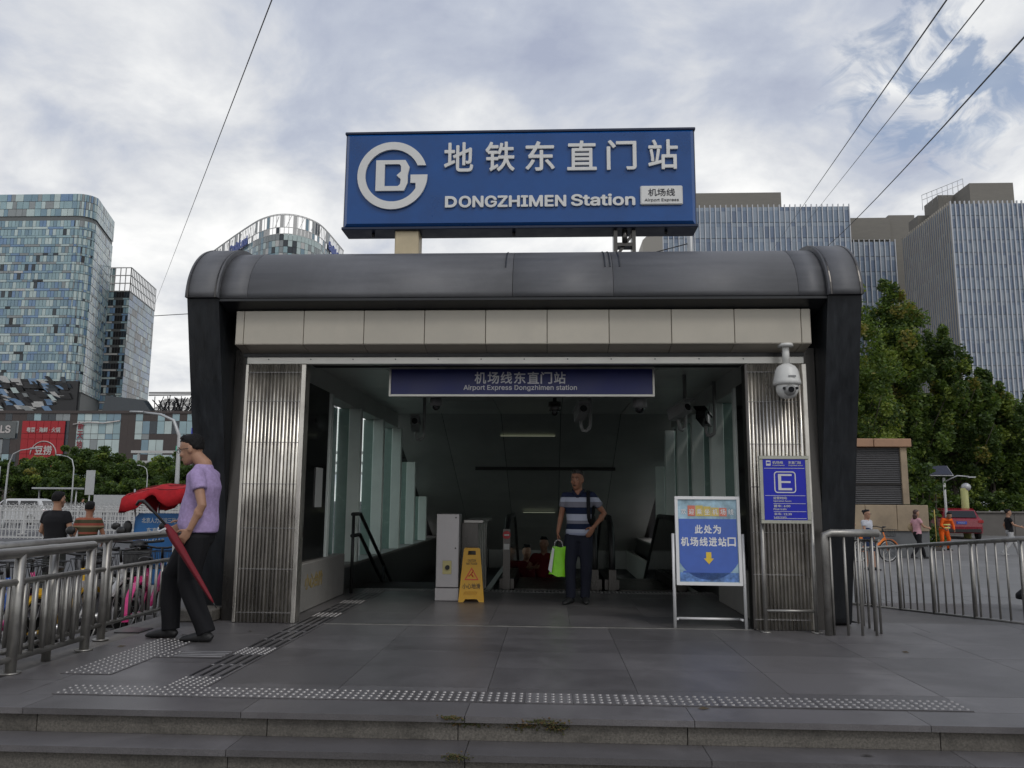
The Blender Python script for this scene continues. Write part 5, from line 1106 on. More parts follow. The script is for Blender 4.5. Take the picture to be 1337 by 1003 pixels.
MB().tube([a1+Vector((-.05, -.028, -.02)), a1+Vector((-.055, -.03, -.05)), a1+Vector((-.03, -.03, -.055)), a1+Vector((.02, -.05, -.03))], [.005, .006, .012, .010], 8).build('strap', mat('white_tag', (.55, .55, .55), .6), um)

# ---- man in striped polo carrying a bag
ST = [(0, (.30, .33, .45)), (.06, (.42, .45, .55)), (.14, (.012, .02, .05)), (.26, (.20, .20, .24)), (.33, (.42, .45, .55)), (.47, (.012, .02, .05)), (.62, (.20, .20, .24)), (.74, (.42, .45, .55)), (.84, (.018, .025, .06))]
M_POLO = striped('polo', ST, .87*.92, 1.46*.92)
JS = dict(eR=(-.235, .03, 1.14), wR=(-.275, -.02, .91), eL=(.335, .10, 1.16), wL=(.205, -.08, .985), aL=(.075, .06, .09), fL=(.11, -.13, .03), aR=(-.105, -.05, .09), fR=(-.17, -.23, .03), kR=(-.10, -.09, .50), neck=(-.005, .0, 1.455), chin=(-.012, -.015, 1.505))
M_NAVYP = cloth('navy_trouser', (.018, .02, .032))
ps, D2, P2 = person('person in blue and white striped polo walking out of the hall', (.35, 9.86, .5), radians(-8), 1.60, JS, M_POLO, M_NAVYP, skn=skin('b', (.30, .14, .085)), yaw=radians(-16), vox=.011, pw=1.1, style='short', hair=mat('hair_thin', (.02, .018, .017), .6), eyes=True, hem=.88, sleeve=.60, belly=.012, bulk=1.04,
                    hd={'R': ((0, -.1, -1), (.9, .1, 0), .9, 1), 'L': ((-.45, -.3, -.8), (-.5, .6, 0), .3, -1)})
MB().tube([P2((-.012, -.105, .046)), P2((.012, -.105, .046))], .008, 8).build('open_mouth', mat('mouth_dark', (.05, .015, .012), .6), ps)
cl_ = MB(); nk = D2['neck']; cl_.tube([nk+Vector((-.066, .02, .015)), nk+Vector((-.05, -.065, -.01)), nk+Vector((-.004, -.100, -.075))], [.016, .016, .009], 8); cl_.tube([nk+Vector((.066, .02, .015)), nk+Vector((.05, -.065, -.01)), nk+Vector((.004, -.100, -.075))], [.016, .016, .009], 8); cl_.build('collar', cloth('collar_navy', (.02, .025, .05)), ps)
stp = MB().tube([(.12, -.04, 1.335), (.128, -.095, 1.26), (.132, -.118, 1.14), (.135, -.105, 1.02), (.145, -.04, .93)], [(.008, .022)]*5, 8); stp.tube([(.12, -.04, 1.335), (.12, .06, 1.31), (.12, .13, 1.2)], [(.008, .022)]*3, 8)
bp_ = thing('shoulder_bag', 'dark bag strapped over the striped polo person\'s shoulder', 'bag', (.35, 9.86, .5), radians(-8)); stp.build('strap', M_BLKC, bp_); g_ = MB(); g_.ell((.06, .20, 1.12), (.13, .07, .17), 12); g_.build('pouch', M_BLKC, bp_)
gb = thing('carrier_bag', 'bright green carrier bag in the striped polo person\'s hand', 'bag', (.35-.245, 9.80, .5))
M_GRN = mat('bag_green', (.24, .66, .02), .45, var=.12, vscale=9, bump=.2, bscale=18)
mb = MB(); nx, nz = 8, 9
def bagp(u, v, sgn):                                   # u across, v up
    x = (-.098+.20*u)*(1-.10*v)+.010*sin(v*7)+(-.02+.03*v); z = .345+.32*v-.04*(1-v)*u+.008*sin(u*9)
    return (x, sgn*(.045*(1-.4*v)*sin(pi*u)**.5+.006*sin(u*17+v*13)), z)
for sgn in (-1, 1):
    vs = [bagp(i/nx, j/nz, sgn) for j in range(nz+1) for i in range(nx+1)]
    mb.add(vs, [(j*(nx+1)+i, j*(nx+1)+i+1, (j+1)*(nx+1)+i+1, (j+1)*(nx+1)+i) for j in range(nz) for i in range(nx)], 0, True)
mb.build('bag_body', M_GRN, gb)
sw_ = MB().prism([(-.125, .40), (-.085, .36), (-.050, .64), (-.075, .66)], 'y', -.05, -.045).build('white_side', mat('bag_white', (.6, .6, .6), .5), gb)
for s_ in (-1, 1): MB().tube([(-.05, .02*s_, .655), (-.045, .01*s_, .72), (-.02, 0, .745), (.02, 0, .745), (.04, .01*s_, .72), (.055, .02*s_, .655)], .004, 6).build('handle', mat('bag_white', (.6, .6, .6)), gb)

# ---- riders on the escalator, only upper bodies show
M_MAR = cloth('maroon', (.16, .018, .022)); M_DK = cloth('charcoal', (.03, .03, .032))
person('person in dark red shirt riding up the left escalator', (-.10, 14.0, -.55), radians(-10), 1.66, dict(eL=(.30, .05, 1.12), wL=(.16, -.18, 1.0), eR=(-.29, -.05, 1.18), wR=(-.12, -.26, 1.22)), M_MAR, M_DK, vox=.016)
person('second person in dark red behind the first on the escalator', (-.42, 14.8, -.75), radians(15), 1.68, None, M_MAR, M_DK, vox=.018)
# ---- two men with their backs turned by the parked bicycles
person('person in black t shirt seen from behind near bicycles', (-7.52, 12.0, .10), pi-.12, 1.71, dict(eL=(.26, .0, 1.13), wL=(.18, -.20, 1.02), eR=(-.26, .0, 1.13), wR=(-.16, -.20, 1.02)), M_BLKC, cloth('dark_olive', (.035, .037, .033)), vox=.013, bulk=1.12)
BRW = [(0, (.05, .045, .02)), (.08, (.30, .09, .05)), (.14, (.06, .06, .03)), (.28, (.32, .12, .07)), (.33, (.05, .05, .025)), (.48, (.30, .09, .06)), (.54, (.07, .065, .035)), (.68, (.26, .20, .12)), (.73, (.28, .07, .05)), (.80, (.06, .055, .03)), (.90, (.30, .10, .06))]
person('person in brown striped t shirt seen from behind beside the rickshaw', (-7.60, 13.0, .10), pi+.25, 1.56, dict(eR=(-.26, -.02, 1.12), wR=(-.20, -.20, .98)), striped('stripe_tee', BRW, .76, 1.31), M_DK, vox=.014, skn=skin('b'))
# ---- people on the plaza
wpn = cloth('white_tee', (.45, .46, .50)); nav = cloth('navy_overall', (.02, .035, .09))
gp, Dg, Pg = person('person in glasses with white top and navy overalls walking on the plaza', (8.27, 21.5, .012), radians(35), 1.55, dict(eR=(-.22, -.05, 1.15), wR=(-.16, -.20, 1.05), kL=(.09, -.08, .5), aL=(.09, -.10, .09), fL=(.10, -.28, .03)), wpn, nav, vox=.016, shorts=True, glasses=True, style='bun', hem=.95)
g2 = MB(); s_ = 1.55/1.75
g2.rings([(0, .0, .90*s_, .178*s_, .136*s_), (0, 0, 1.06*s_, .166*s_, .126*s_), (0, .005, 1.22*s_, .172*s_, .128*s_), (0, .01, 1.30*s_, .10*s_, .134*s_)], 18); fuse(g2, .014, 'bib', nav, gp, 2)
person('person in white and pink bent over a phone behind right fin', (8.02, 22.6, .012), radians(70), 1.62, dict(eL=(.24, -.06, 1.15), wL=(.12, -.26, 1.2), eR=(-.24, -.06, 1.15), wR=(-.10, -.26, 1.2)), cloth('pale_pink', (.45, .22, .20)), cloth('jean', (.06, .08, .12)), vox=.016, tilt=.4)
WK = dict(kL=(.09, -.16, .52), aL=(.09, -.30, .10), fL=(.09, -.47, .04), kR=(-.09, .02, .5), aR=(-.09, .30, .12), fR=(-.09, .15, .03), eL=(.22, .12, 1.14), wL=(.22, .02, .92), eR=(-.22, -.10, 1.16), wR=(-.18, -.32, 1.10))
wp_, Dw, Pw = person('person in pink shirt walking across the plaza', (11.53, 26.0, .012), radians(100), 1.53, WK, cloth('pink', (.55, .30, .34)), M_BLKC, vox=.017, style='long', hair=mat('hair_brown', (.05, .022, .016), .5))
sbg = MB(); sbg.ell((.20, .05, .98), (.05, .14, .13), 12); sb_ = thing('handbag', 'beige handbag at the pink shirted person\'s side', 'bag', (11.53, 26.0, .012), radians(100)); sbg.build('pouch', cloth('beige', (.38, .30, .18)), sb_); MB().tube([(.18, -.04, 1.08), (.10, -.02, 1.28), (.16, .08, 1.08)], .012, 6).build('strap', cloth('beige', (.38, .3, .18)), sb_)
M_ORG = cloth('orange_uniform', (.75, .12, .015)); SF = mat('reflective_band', (.65, .62, .18), .4)
BND = dict(pel=(0, .05, .86), waist=(0, .0, .96), chest=(0, -.10, 1.12), neck=(0, -.18, 1.26), chin=(0, -.25, 1.27), sL=(.18, -.15, 1.20), sR=(-.18, -.15, 1.20), eL=(.27, -.16, .96), wL=(.20, -.28, .80), eR=(-.28, -.16, .98), wR=(-.26, -.30, .86), hL=(.1, .05, .82), hR=(-.1, .05, .82), kL=(.15, -.02, .46), kR=(-.15, -.02, .46), aL=(.16, .05, .09), aR=(-.16, .05, .09), fL=(.18, -.14, .03), fR=(-.18, -.14, .03))
ow, Do, Po = person('person in orange reflective uniform on the plaza', (14.75, 31.0, .012), radians(15), 1.66, BND, M_ORG, M_ORG, vox=.018, longsleeve=True, tilt=.35, hem=.80)
for z in (.88, 1.0): MB().tube([(.185*cos(a), -.02-.14*(z-.86)+.145*sin(a), z*.95) for a in [2*pi*k/20 for k in range(21)]], [(.028, .010)]*21, 6, cap=False).build('reflective_band', SF, ow)
brm = thing('broom', 'long yellow handled broom held upright by the person in orange', 'broom', (14.38, 30.9, .012)); MB().tube([(0, 0, .1), (0, .02, 1.5)], .02, 8).build('handle', mat('broom_yellow', (.5, .36, .1), .6), brm); MB().cbox((-.18, -.06, 0), (.18, .06, .14), .02).build('brush', M_DSTEEL, brm)
WK2 = dict(WK); 
person('person in black t shirt and white trousers walking at right edge', (15.4, 27.9, .012), radians(75), 1.56, WK2, M_BLKC, cloth('white_trouser', (.42, .42, .42)), vox=.017, shoe=mat('shoe_white', (.4, .4, .4), .6))
CR = dict(pel=(0, .12, .42), waist=(0, .06, .52), chest=(0, -.06, .72), neck=(0, -.14, .90), chin=(0, -.20, .93), sL=(.18, -.10, .84), sR=(-.18, -.10, .84), eL=(.28, -.22, .62), wL=(.16, -.40, .58), eR=(-.28, -.22, .62), wR=(-.16, -.40, .58), hL=(.1, .12, .40), hR=(-.1, .12, .40), kL=(.18, -.28, .52), kR=(-.18, -.28, .52), aL=(.13, .02, .09), aR=(-.13, .02, .09), fL=(.15, -.16, .03), fR=(-.15, -.16, .03))
person('person in black crouching behind the ramp railing at right edge', (7.10, 12.2, .012), radians(60), 1.72, CR, M_BLKC, M_BLKC, vox=.018, longsleeve=True, hem=.34, bulk=1.2, tilt=.3)
for i, (x, y, c, lb) in enumerate(((-42.5, 61, (.6, .38, .03), 'yellow'), (-39.6, 61, (.62, .22, .02), 'orange'), (-36.3, 61, (.05, .05, .06), 'dark'))):
    person(f'distant person in {lb} jacket beyond the barriers', (x, y, .01), radians(20+50*i), 1.7, None, cloth('worker_'+lb, c), cloth('worker_leg_'+lb, c), vox=.03, longsleeve=True, group='distant people by the road')
# ================================================================ buildings
def gl(n, c, r=.12, **k): return mat('glass_'+n, c, r, .0, var=.10, vscale=.25, spec=.5, orand=.08, wpos=True, **k)
G_PALE, G_TEAL, G_MID, G_BLUE, G_DARK, G_GREY = gl('pale', (.44, .53, .52)), gl('teal', (.27, .39, .42)), gl('mid', (.18, .28, .34)), gl('blue', (.16, .26, .40)), gl('dark', (.030, .040, .050)), gl('grey', (.24, .265, .27), .3)
M_MUL = mat('mullion_grey', (.13, .14, .14), .5, .4); M_CONC = mat('concrete_grey', (.185, .175, .155), .8, var=.12, vscale=.4, stretch=(1, 1, 4), wpos=True)
M_WPAN = mat('white_cladding', (.46, .46, .45), .5, var=.08); M_BCLAD = mat('black_cladding_far', (.014, .014, .016), .4); M_BROWN = mat('brown_cladding', (.055, .042, .038), .5, var=.2, vscale=.3, wpos=True)
GP = [G_PALE, G_TEAL, G_MID, G_BLUE, G_DARK, G_GREY, M_WPAN, M_BCLAD, M_BROWN, M_MUL]
def panel_unit(m):
    return MB().add([(0, 0, 0), (1, 0, 0), (1, 0, 1), (0, 0, 1), (0, .12, 0), (1, .12, 0), (1, .12, 1), (0, .12, 1)], [(0, 1, 2, 3), (0, 4, 5, 1), (1, 5, 6, 2), (2, 6, 7, 3), (3, 7, 4, 0)]).mesh('pane', m)
PU = [panel_unit(m) for m in GP]
def panels(parent, cells, name='window_pane', nind=300, frame=None):
    """cells: (P0, u, w, h, material index, proud) panels on a facade; the largest become objects, the rest one mesh"""
    cells = sorted(cells, key=lambda c: -c[2]*c[3]); q = parent.location
    for P0, u, w_, h, mi, pr in cells[:nind]:
        o = link(name, PU[mi], parent, (P0[0]-q[0]+u[1]*pr, P0[1]-q[1]-u[0]*pr, P0[2]-q[2]), (0, 0, atan2(u[1], u[0]))); o.scale = (w_, 1, h)
    rest = cells[nind:]
    if rest:
        mb = MB()
        for P0, u, w_, h, mi, pr in rest:
            nx, ny = u[1], -u[0]; a = [(P0[0]+nx*pr, P0[1]+ny*pr, P0[2]), (P0[0]+u[0]*w_+nx*pr, P0[1]+u[1]*w_+ny*pr, P0[2])]
            b = [(x-nx*.12, y-ny*.12, z) for x, y, z in a]
            mb.add(a+[(x, y, z+h) for x, y, z in a[::-1]]+b+[(x, y, z+h) for x, y, z in b[::-1]], [(0, 1, 2, 3), (0, 4, 5, 1), (1, 5, 6, 2), (2, 6, 7, 3), (3, 7, 4, 0)], mi)
        tag(mb.build(name, GP, parent, world=True), kind='stuff')
def poly_wall(parent, pts, z0, z1, m, name='wall', back=None):
    poly = list(pts)+(back or [])
    return MB().prism(poly, 'z', z0, z1).build(name, m, parent, world=True)
R7 = random.Random(21)
def pick(ws): return R7.choices(range(len(ws)), ws)[0]
# ---- left tower
tw = thing('office_tower', 'tall left tower of patchwork green and blue glass with rounded corner', 'building', (-200, 285, 0))
corner = [(-178.5+5.0*sin(a), 285-5.0*cos(a)) for a in [pi/2*i/5 for i in range(6)]]
path = [(-226, 280), (-178.5, 280)]+corner[1:]+[(-181.5, 311)]
poly_wall(tw, [(x+(-200-x)*.35/max(abs(-200-x)+abs(296-y), 1), y+(296-y)*.7/max(abs(-200-x)+abs(296-y), 1)) if i_ < 2 else (x-.5, y+.3) for i_, (x, y) in enumerate(path)], 30, 116, M_MUL, 'core', [(-226, 311)])
cells = []; FH = 3.42
def tower_face(a, b, nfl, left=True, side=False):
    u = Vector((b[0]-a[0], b[1]-a[1], 0)); Lw = u.length; u.normalize()
    z = 116.0
    for r in range(3):                                   # three crown rows of big panes
        z -= 2.95; x = 0
        while x < Lw-.2:
            w_ = min((R7.choice((1.6, 2.4, 3.2)) if not side else .9), Lw-x)
            P_ = (a[0]+u.x*x, a[1]+u.y*x, z+.10)
            cells.append((P_, u, w_-.12, 2.78, pick((3, 5, 3, 1, .2, 2) if not side else (6, 4, 2, 1, .1, 2)), .05)); x += w_
    z -= 1.6
    for f_ in range(nfl):
        z -= FH; x = 0
        blue = R7.random()
        while x < Lw-.1:
            w_ = min(1.35 if not side else 1.1, Lw-x); frac = (x/Lw) if not side else 1
            if frac < .30 and R7.random() < .5: w_ = min(R7.choice((2.7, 4.0)), Lw-x); mi = pick((2, 5, 3, 1.2, .3, 1.5))
            else: mi = pick((2.6, 4.5, 3.0, 2.6, .35, .2) if not side else (6, 4, 2, 2, .2, 1))
            if R7.random() < .010: mi = 7
            cells.append(((a[0]+u.x*x, a[1]+u.y*x, z+.95), u, w_-.14, FH-1.06, mi, .04)); x += w_
        x = 0
        while x < Lw-.1:
            w_ = min(R7.choice((2.0, 3.5, 6.0)) if not side else 1.1, Lw-x); dk = f_/nfl
            cells.append(((a[0]+u.x*x, a[1]+u.y*x, z+.06), u, w_-.10, .80, pick((2.6, 3, 2.2, 1.0, .15+dk*1.2, 2.6, .5*dk, .8*dk)), .07)); x += w_
nf = 19
tower_face((-226, 280), (-178.5, 280), nf)
cc = [(-178.5, 280)]+corner[1:]
for a, b in zip(cc, cc[1:]): tower_face(a, b, nf, side=True)
tower_face(cc[-1], (-181.5, 311), nf, side=True)
# jagged black and white skirt at its foot
for k in range(150):
    x = -226+R7.random()*50; z = 33+R7.random()*11; w_ = R7.uniform(1.2, 4.2); s_ = R7.uniform(-2.6, -.5); h = R7.uniform(.8, 2.6); mi = pick((1, 0, 0, 2, 2.0, 2.2, 3.2, 4))
    MBq = MB().add([(x, 279.6-.02*k/10, z), (x+w_, 279.6-.02*k/10, z), (x+w_+s_, 279.4-.02*k/10, z+h), (x+s_, 279.4-.02*k/10, z+h), (x, 279.9, z), (x+w_, 279.9, z), (x+w_+s_, 279.9, z+h), (x+s_, 279.9, z+h)], [(0, 1, 2, 3), (0, 4, 5, 1), (1, 5, 6, 2), (2, 6, 7, 3), (3, 7, 4, 0)]); MBq.build('skirt_panel', GP[mi], tw, world=True)
MB().b2((-226, 279.93, 30), (-172, 281, 44.2)).build('skirt_backing', M_BCLAD, tw, world=True)
panels(tw, cells, nind=300)
# ---- second tower
t2 = thing('office_tower', 'narrower dark glass tower with open lattice crown behind left tower', 'building', (-182, 335, 0))
A0, A1, A2 = (-196, 320), (-177.7, 320), (-185.2, 355.7)
A2 = (-184.6, 355)
MB().prism([A0, A1, A2, (-205, 355)], 'z', 20, 88.6).build('core', M_MUL, t2, world=True)
cells = []
u1 = Vector((1, 0, 0)); z = 88.4
for f_ in range(17):
    z -= 3.4; x = -196
    while x < -177.9:
        w_ = 1.15; mi = 7 if -184.2 < x < -180.6 and f_ < 13 else pick((.3, 1.0, 2.4, 1.8, 3.5, .4)); cells.append(((x, 320, z+1.0), u1, w_-.14, 2.3, mi, .05)); x += w_
    cells.append(((-196, 320, z+.1), u1, 11.6 if R7.random() < .7 else 15, .62, 6 if R7.random() < .8 else 0, .12)); cells.append(((-180.4, 320, z+.1), u1, 2.4, .62, pick((1, 3, 2, 1, 1)), .08))
u2 = Vector((A2[0]-A1[0], A2[1]-A1[1], 0)); L2 = u2.length; u2.normalize(); z = 88.4
for f_ in range(20):
    z -= 3.0; x = 0
    while x < L2-.3:
        w_ = min(R7.choice((1.6, 2.6, 4.5)), L2-x); cells.append(((A1[0]+u2.x*x, A1[1]+u2.y*x, z+.12), u2, w_-.12, 2.7, pick((.6, 1.4, 3, 4, 1.5+f_*.3, .3)), .05)); x += w_
panels(t2, cells, nind=200)
cr_ = MB()
for a, b in ((A0, A1), (A1, A2)):
    a, b = Vector((*a, 0)), Vector((*b, 0)); n_ = max(4, int((b-a).length/2.2))
    for zz_ in (88.8, 92.2, 95.6, 99.0): cr_.bar(a+Vector((0, 0, zz_)), b+Vector((0, 0, zz_)), .35, .35)
    for k in range(n_+1): p = a.lerp(b, k/n_); cr_.bar(p+Vector((0, 0, 88.5)), p+Vector((0, 0, 99.1)), .30, .30)
tag(cr_.build('crown_lattice', M_WPAN, t2, world=True), kind='stuff')
cells = [((A0[0]+1.4*k, 320.2, 88.9+3.4*r), u1, 1.25, 3.1, R7.choice((0, 1, 1, 2)), 0) for k in range(8) for r in range(3) if R7.random() < .8]
panels(t2, cells, 'crown_pane', 100)
# ---- podium mall
pdm = thing('shopping_mall', 'low glass fronted mall with dark piers behind the green trees', 'building', (-140, 255, 0))
MB().b2((-200, 250.3, 0), (-92, 285, 29.2)).build('core', M_BROWN, pdm, world=True)
cells = []; zr = [29.0, 26.6, 22.4, 20.6, 15.8, 11.2, 6.5, 1.8]
x = -199.0; ci = 0
while x < -93:
    w_ = 2.42; xp = x+1.2
    for r in range(7):
        h = zr[r]-zr[r+1]; z = zr[r+1]
        if -137.8 < xp < -134.4 or -172.6 < xp < -171 or -156.6 < xp < -154.2: mi = 8
        elif -171 < xp < -156.6: mi = pick((.3, 1, 2, .2, 2, 1, 0, 0, 2)) if r == 0 else 4
        elif xp < -172: mi = pick((.3, 1.2, 1, 0, 4, 2, 0, 0, 3))
        elif xp < -137.8: mi = pick((.6, 3, 1, 0, .6, 1, 0, 0, 2.2)) if r == 0 else pick((7, 4, .4, 0, .05, .2))
        else: mi = pick((3.2, 3.2, .8, .2, 2.0, 1.0, 0, 0, 4))
        cells.append(((x+.07, 250.25, z+.08), u1, w_-.14, h-.16, mi, .02 if mi != 8 else -.02))
    x += w_
panels(pdm, cells, nind=300)
MB().b2((-200, 249.9, 29.0), (-92, 285.5, 29.9)).build('roof_edge', M_BROWN, pdm, world=True)
ltc = MB(); r_ = random.Random(2)
for k in range(120):
    x = r_.uniform(-134, -104); ltc.bar((x, r_.uniform(262, 270), 29.9), (x+r_.uniform(-3, 3), r_.uniform(262, 272), 29.9+r_.uniform(4, 7.3)), .25, .25)
for k in range(12): ltc.bar((-136, 262+k, 30+k*.6), (-103, 262+k, 30.2+k*.6), .3, .3)
for k in range(3): ltc.bar((-136, 262, 36.5+k*.5), (-103, 262, 36.9+k*.4), .35, .3)
tag(ltc.build('roof_lattice', M_BCLAD, pdm, world=True), kind='stuff')
MB().prism([(-152, 29.9), (-134, 29.9), (-138, 35), (-151, 36.5)], 'y', 262, 266).build('glass_roof', G_DARK, pdm, world=True)
rb = thing('billboard', 'red restaurant billboard on the mall front', 'billboard', (-163.7, 249.7, 16)); M_BB = mat('billboard_red', (.36, .012, .018), .5, var=.08)
for i in range(6):
    for j, (z0, z1) in enumerate(((11.3, 15.8), (15.9, 20.6), (20.7, 22.4), (22.5, 26.5))): MB().b2((-170.9+i*2.4, 249.75, z0), (-170.9+i*2.4+2.28, 249.9, z1)).build('panel', M_BB, rb, world=True)
M_BT = mat('billboard_text', (.50, .46, .44), .6)
textw('lettering', '粤菜 · 海鲜 · 火锅', 11.2, 1.7, M_BT, rb, (-163.6, 249.6, 23.6), ext=.05, bold=.02)
textw('lettering', '豆捞', 5.6, 3.0, M_BT, rb, (-163.0, 249.6, 17.0), ext=.05, bold=.025)
textw('lettering', 'DOULAO', 6.0, 1.2, M_BT, rb, (-163.0, 249.6, 13.4), ext=.05, bold=.02)
MB().tube([(-163.0+4.3*cos(a), 249.6, 15.6+4.3*sin(a)) for a in [pi*k/18 for k in range(19)]], .16, 6).build('logo_arch', M_BT, rb, world=True)
l5 = thing('billboard', 'grey glass billboard with large white letters at left edge', 'billboard', (-176, 249.7, 20)); MB().b2((-179.6, 249.78, 20.9), (-173, 249.9, 26.4)).build('panel', mat('billboard_grey', (.10, .11, .11), .3), l5, world=True)
textw('lettering', 'LS', 3.4, 2.6, M_BT, l5, (-176.3, 249.66, 23.8), ext=.05, bold=.03)
dc = thing('window_graphics', 'red brush lettering and swoosh on the mall glass', 'sign', (-150, 249.8, 20)); M_BR = mat('graphic_red', (.22, .02, .03), .5)
for i, ch in enumerate('新天地'): textw('character', ch, 2.0, 2.5, M_BR, dc, (-151.4, 249.75, 25.0-i*3.0), ext=.04, bold=.02)
MB().tube([(-154, 249.75, 25.4), (-149, 249.75, 26.1), (-144, 249.75, 25.8), (-138.6, 249.75, 26.6)], .22, 6).build('swoosh', M_BT, dc, world=True)
MB().tube([(-153, 249.75, 12.2), (-147, 249.75, 13.0), (-142, 249.75, 12.4)], .35, 6).build('swoosh', M_BT, dc, world=True)
gs = thing('screen_sign', 'green and blue shop signs at the mall right end', 'sign', (-118, 249.7, 18)); MB().b2((-119.5, 249.7, 14.0), (-115.2, 249.9, 18.6)).build('green_panel', mat('sign_green', (.03, .45, .28), .5), gs, world=True); MB().b2((-114.8, 249.7, 20.4), (-112.6, 249.9, 24.4)).build('blue_panel', mat('sign_blue2', (.02, .03, .42), .5), gs, world=True)
# ---- curved building
cv = thing('curved_building', 'curved glass office block with blue letters at the roofline', 'building', (-115, 320, 0))
pts = [(-158, 350.5), (-154.9, 346.9), (-134.1, 323.1), (-121, 309.0), (-117.7, 305.9), (-111.5, 301.6), (-105.7, 300.0), (-100.7, 301.9), (-96.7, 307.2), (-94.7, 313.6), (-94.3, 327), (-94.3, 349)]
P2d = [Vector((x, y, 0)) for x, y in pts]
# smooth the plan
for _ in range(2):
    q = [P2d[0]]
    for a, b in zip(P2d, P2d[1:]): q += [a.lerp(b, .25), a.lerp(b, .75)]
    P2d = q+[P2d[-1]]
HC = 114.8
poly_wall(cv, [(p.x+(.5 if p.x < -108 else -.5), p.y+.5) for p in P2d], 30, HC-8.4, M_MUL, 'core')
cells = []; lat = MB()
def walk(P, step):
    out = [P[0]]; acc = 0
    for a, b in zip(P, P[1:]):
        d = (b-a).length; 
        while acc+d >= step: f = (step-acc)/d; a = a.lerp(b, f); out.append(a); d = (b-a).length; acc = 0
        acc += d
    return out
cols = walk(P2d, 1.75)
for i in range(len(cols)-1):
    a, b = cols[i], cols[i+1]; u = (b-a); w_ = u.length; u.normalize()
    for r in range(9):
        z = HC-8.2-(r+1)*2.6
        cells.append(((a.x, a.y, z+.06), u, w_-.12, 2.48, pick((2.6, 1.0+.5*(r > 1), 1.2, .2, .4, 3.6, 1.5)) if r < 2 else pick((2, 4, 2.4, .4, .3, 1.8, .6)), .05))
    for r, (z, h) in enumerate(((HC-8.1, 2.6), (HC-5.4, 5.0))):
        rr = R7.random()
        if rr < (.55 if r == 0 else .30): cells.append(((a.x, a.y, z), u, w_-.3, h-.1, R7.choice((5, 5, 2, 4)) if rr < (.30 if r == 0 else .20) else 6, .05))
    for zz_ in (HC-8.15, HC-5.45, HC-.4, HC): lat.bar(a+Vector((0, 0, zz_)), b+Vector((0, 0, zz_)), .22, .22)
    lat.bar(a+Vector((0, 0, HC-8.2)), a+Vector((0, 0, HC)), .18, .18)
    if i % 3 == 0: lat.bar(a+Vector((.6, .8, HC-5)), b+Vector((.6, .8, HC-.5)), .16, .16)
panels(cv, cells, nind=300)
tag(lat.build('crown_lattice', M_WPAN, cv, world=True), kind='stuff')
M_CT = mat('blue_letters', (.03, .07, .30), .5)
ua = (Vector((-121, 309, 0))-Vector((-134.1, 323.1, 0))); o = textw('lettering', 'CapitaLand', 19, 5.0, M_CT, cv, (-131.5, 318.6, HC-7.2), (pi/2, 0, atan2(ua.y, ua.x)), ext=.15, bold=.05)
o = textw('lettering', 'CapitaLand', 19, 5.0, M_CT, cv, (-93.6, 331, HC-6.4), (pi/2, 0, pi/2), ext=.15, bold=.05)
# ---- right hand office blocks: vertical fins over blue glass
G_SKY = gl('sky', (.20, .255, .33), .10); G_SKY2 = gl('sky_pale', (.26, .31, .37), .12); G_SKY3 = gl('sky_deep', (.15, .195, .275), .10); M_FW = mat('fin_white', (.50, .51, .53), .45, .2, var=.05); M_FB = mat('fin_beige', (.36, .33, .28), .6, var=.06)
GP2 = [G_SKY, G_SKY2, G_SKY3, M_CONC]; PU2 = [panel_unit(m) for m in GP2]
def finned(parent, a, b, z0, z1, fin, rowh, fm, ws, fd=.35, fw_=.16, nind=200):
    global PU, GP
    a, b = Vector((*a, 0)), Vector((*b, 0)); u = b-a; Lw = u.length; u.normalize(); n_ = int(round(Lw/fin)); st_ = Lw/n_
    cells = []; z = z1-rowh
    while z > z0-rowh:
        for k in range(n_):
            p = a+u*(st_*k); cells.append(((p.x, p.y, z+.06), u, st_-.05, rowh*.72, pick(ws), .02)); cells.append(((p.x, p.y, z+rowh*.74), u, st_-.05, rowh*.24, pick((1, ws[1]*1.5, 1)), .03))
        z -= rowh
    s1, s2 = PU, GP; PU, GP = PU2, GP2; panels(parent, cells, nind=nind); PU, GP = s1, s2
    nrm = Vector((u.y, -u.x, 0)); me = MB().b2((-fw_/2, -fd, 0), (fw_/2, 0, 1)).mesh('fin', fm)
    for k in range(n_+1):
        p = a+u*(st_*k); o = link('facade_fin', me, parent, (p.x-parent.location.x, p.y-parent.location.y, z0-parent.location.z), (0, 0, atan2(u.y, u.x))); o.scale = (1, 1, z1+.5-z0)
b1 = thing('office_block', 'blue glass office block with white fins behind the roof sign', 'building', (53, 205, 0))
MB().b2((29.2, 200.15, 0), (76.8, 230, 77.2)).build('core', M_CONC, b1, world=True)
MB().prism([(25.8, 215), (29.1, 200.2), (29.1, 228), (25.8, 228)], 'z', 0, 74.0).build('side_wing', M_FB, b1, world=True)
finned(b1, (29.2, 200), (76.8, 200), 52, 77.6, 1.36, 4.2, M_FW, (5, 2.5, 2), .4, .20, 200)
MB().b2((33.1, 204, 77.2), (61, 222, 83.1)).build('plant_room', M_CONC, b1, world=True)
b2_ = thing('office_block', 'recessed grey topped block between the two blue glass blocks', 'building', (88, 220, 0))
MB().b2((80.6, 212, 0), (104, 240, 72.2)).build('core', M_CONC, b2_, world=True); MB().b2((80.7, 211.6, 72.3), (92.0, 225, 78.6)).build('parapet', M_CONC, b2_, world=True); MB().b2((92.1, 212.5, 72.3), (99, 230, 79.6)).build('plant_room', M_CONC, b2_, world=True)
finned(b2_, (80.7, 211.9), (93, 211.9), 30, 72, 1.30, 4.2, M_FW, (5, 2.0, 3), .4, .22, 120)
b3 = thing('office_block', 'big corner office block with white fins behind the right trees', 'building', (95, 182, 0))
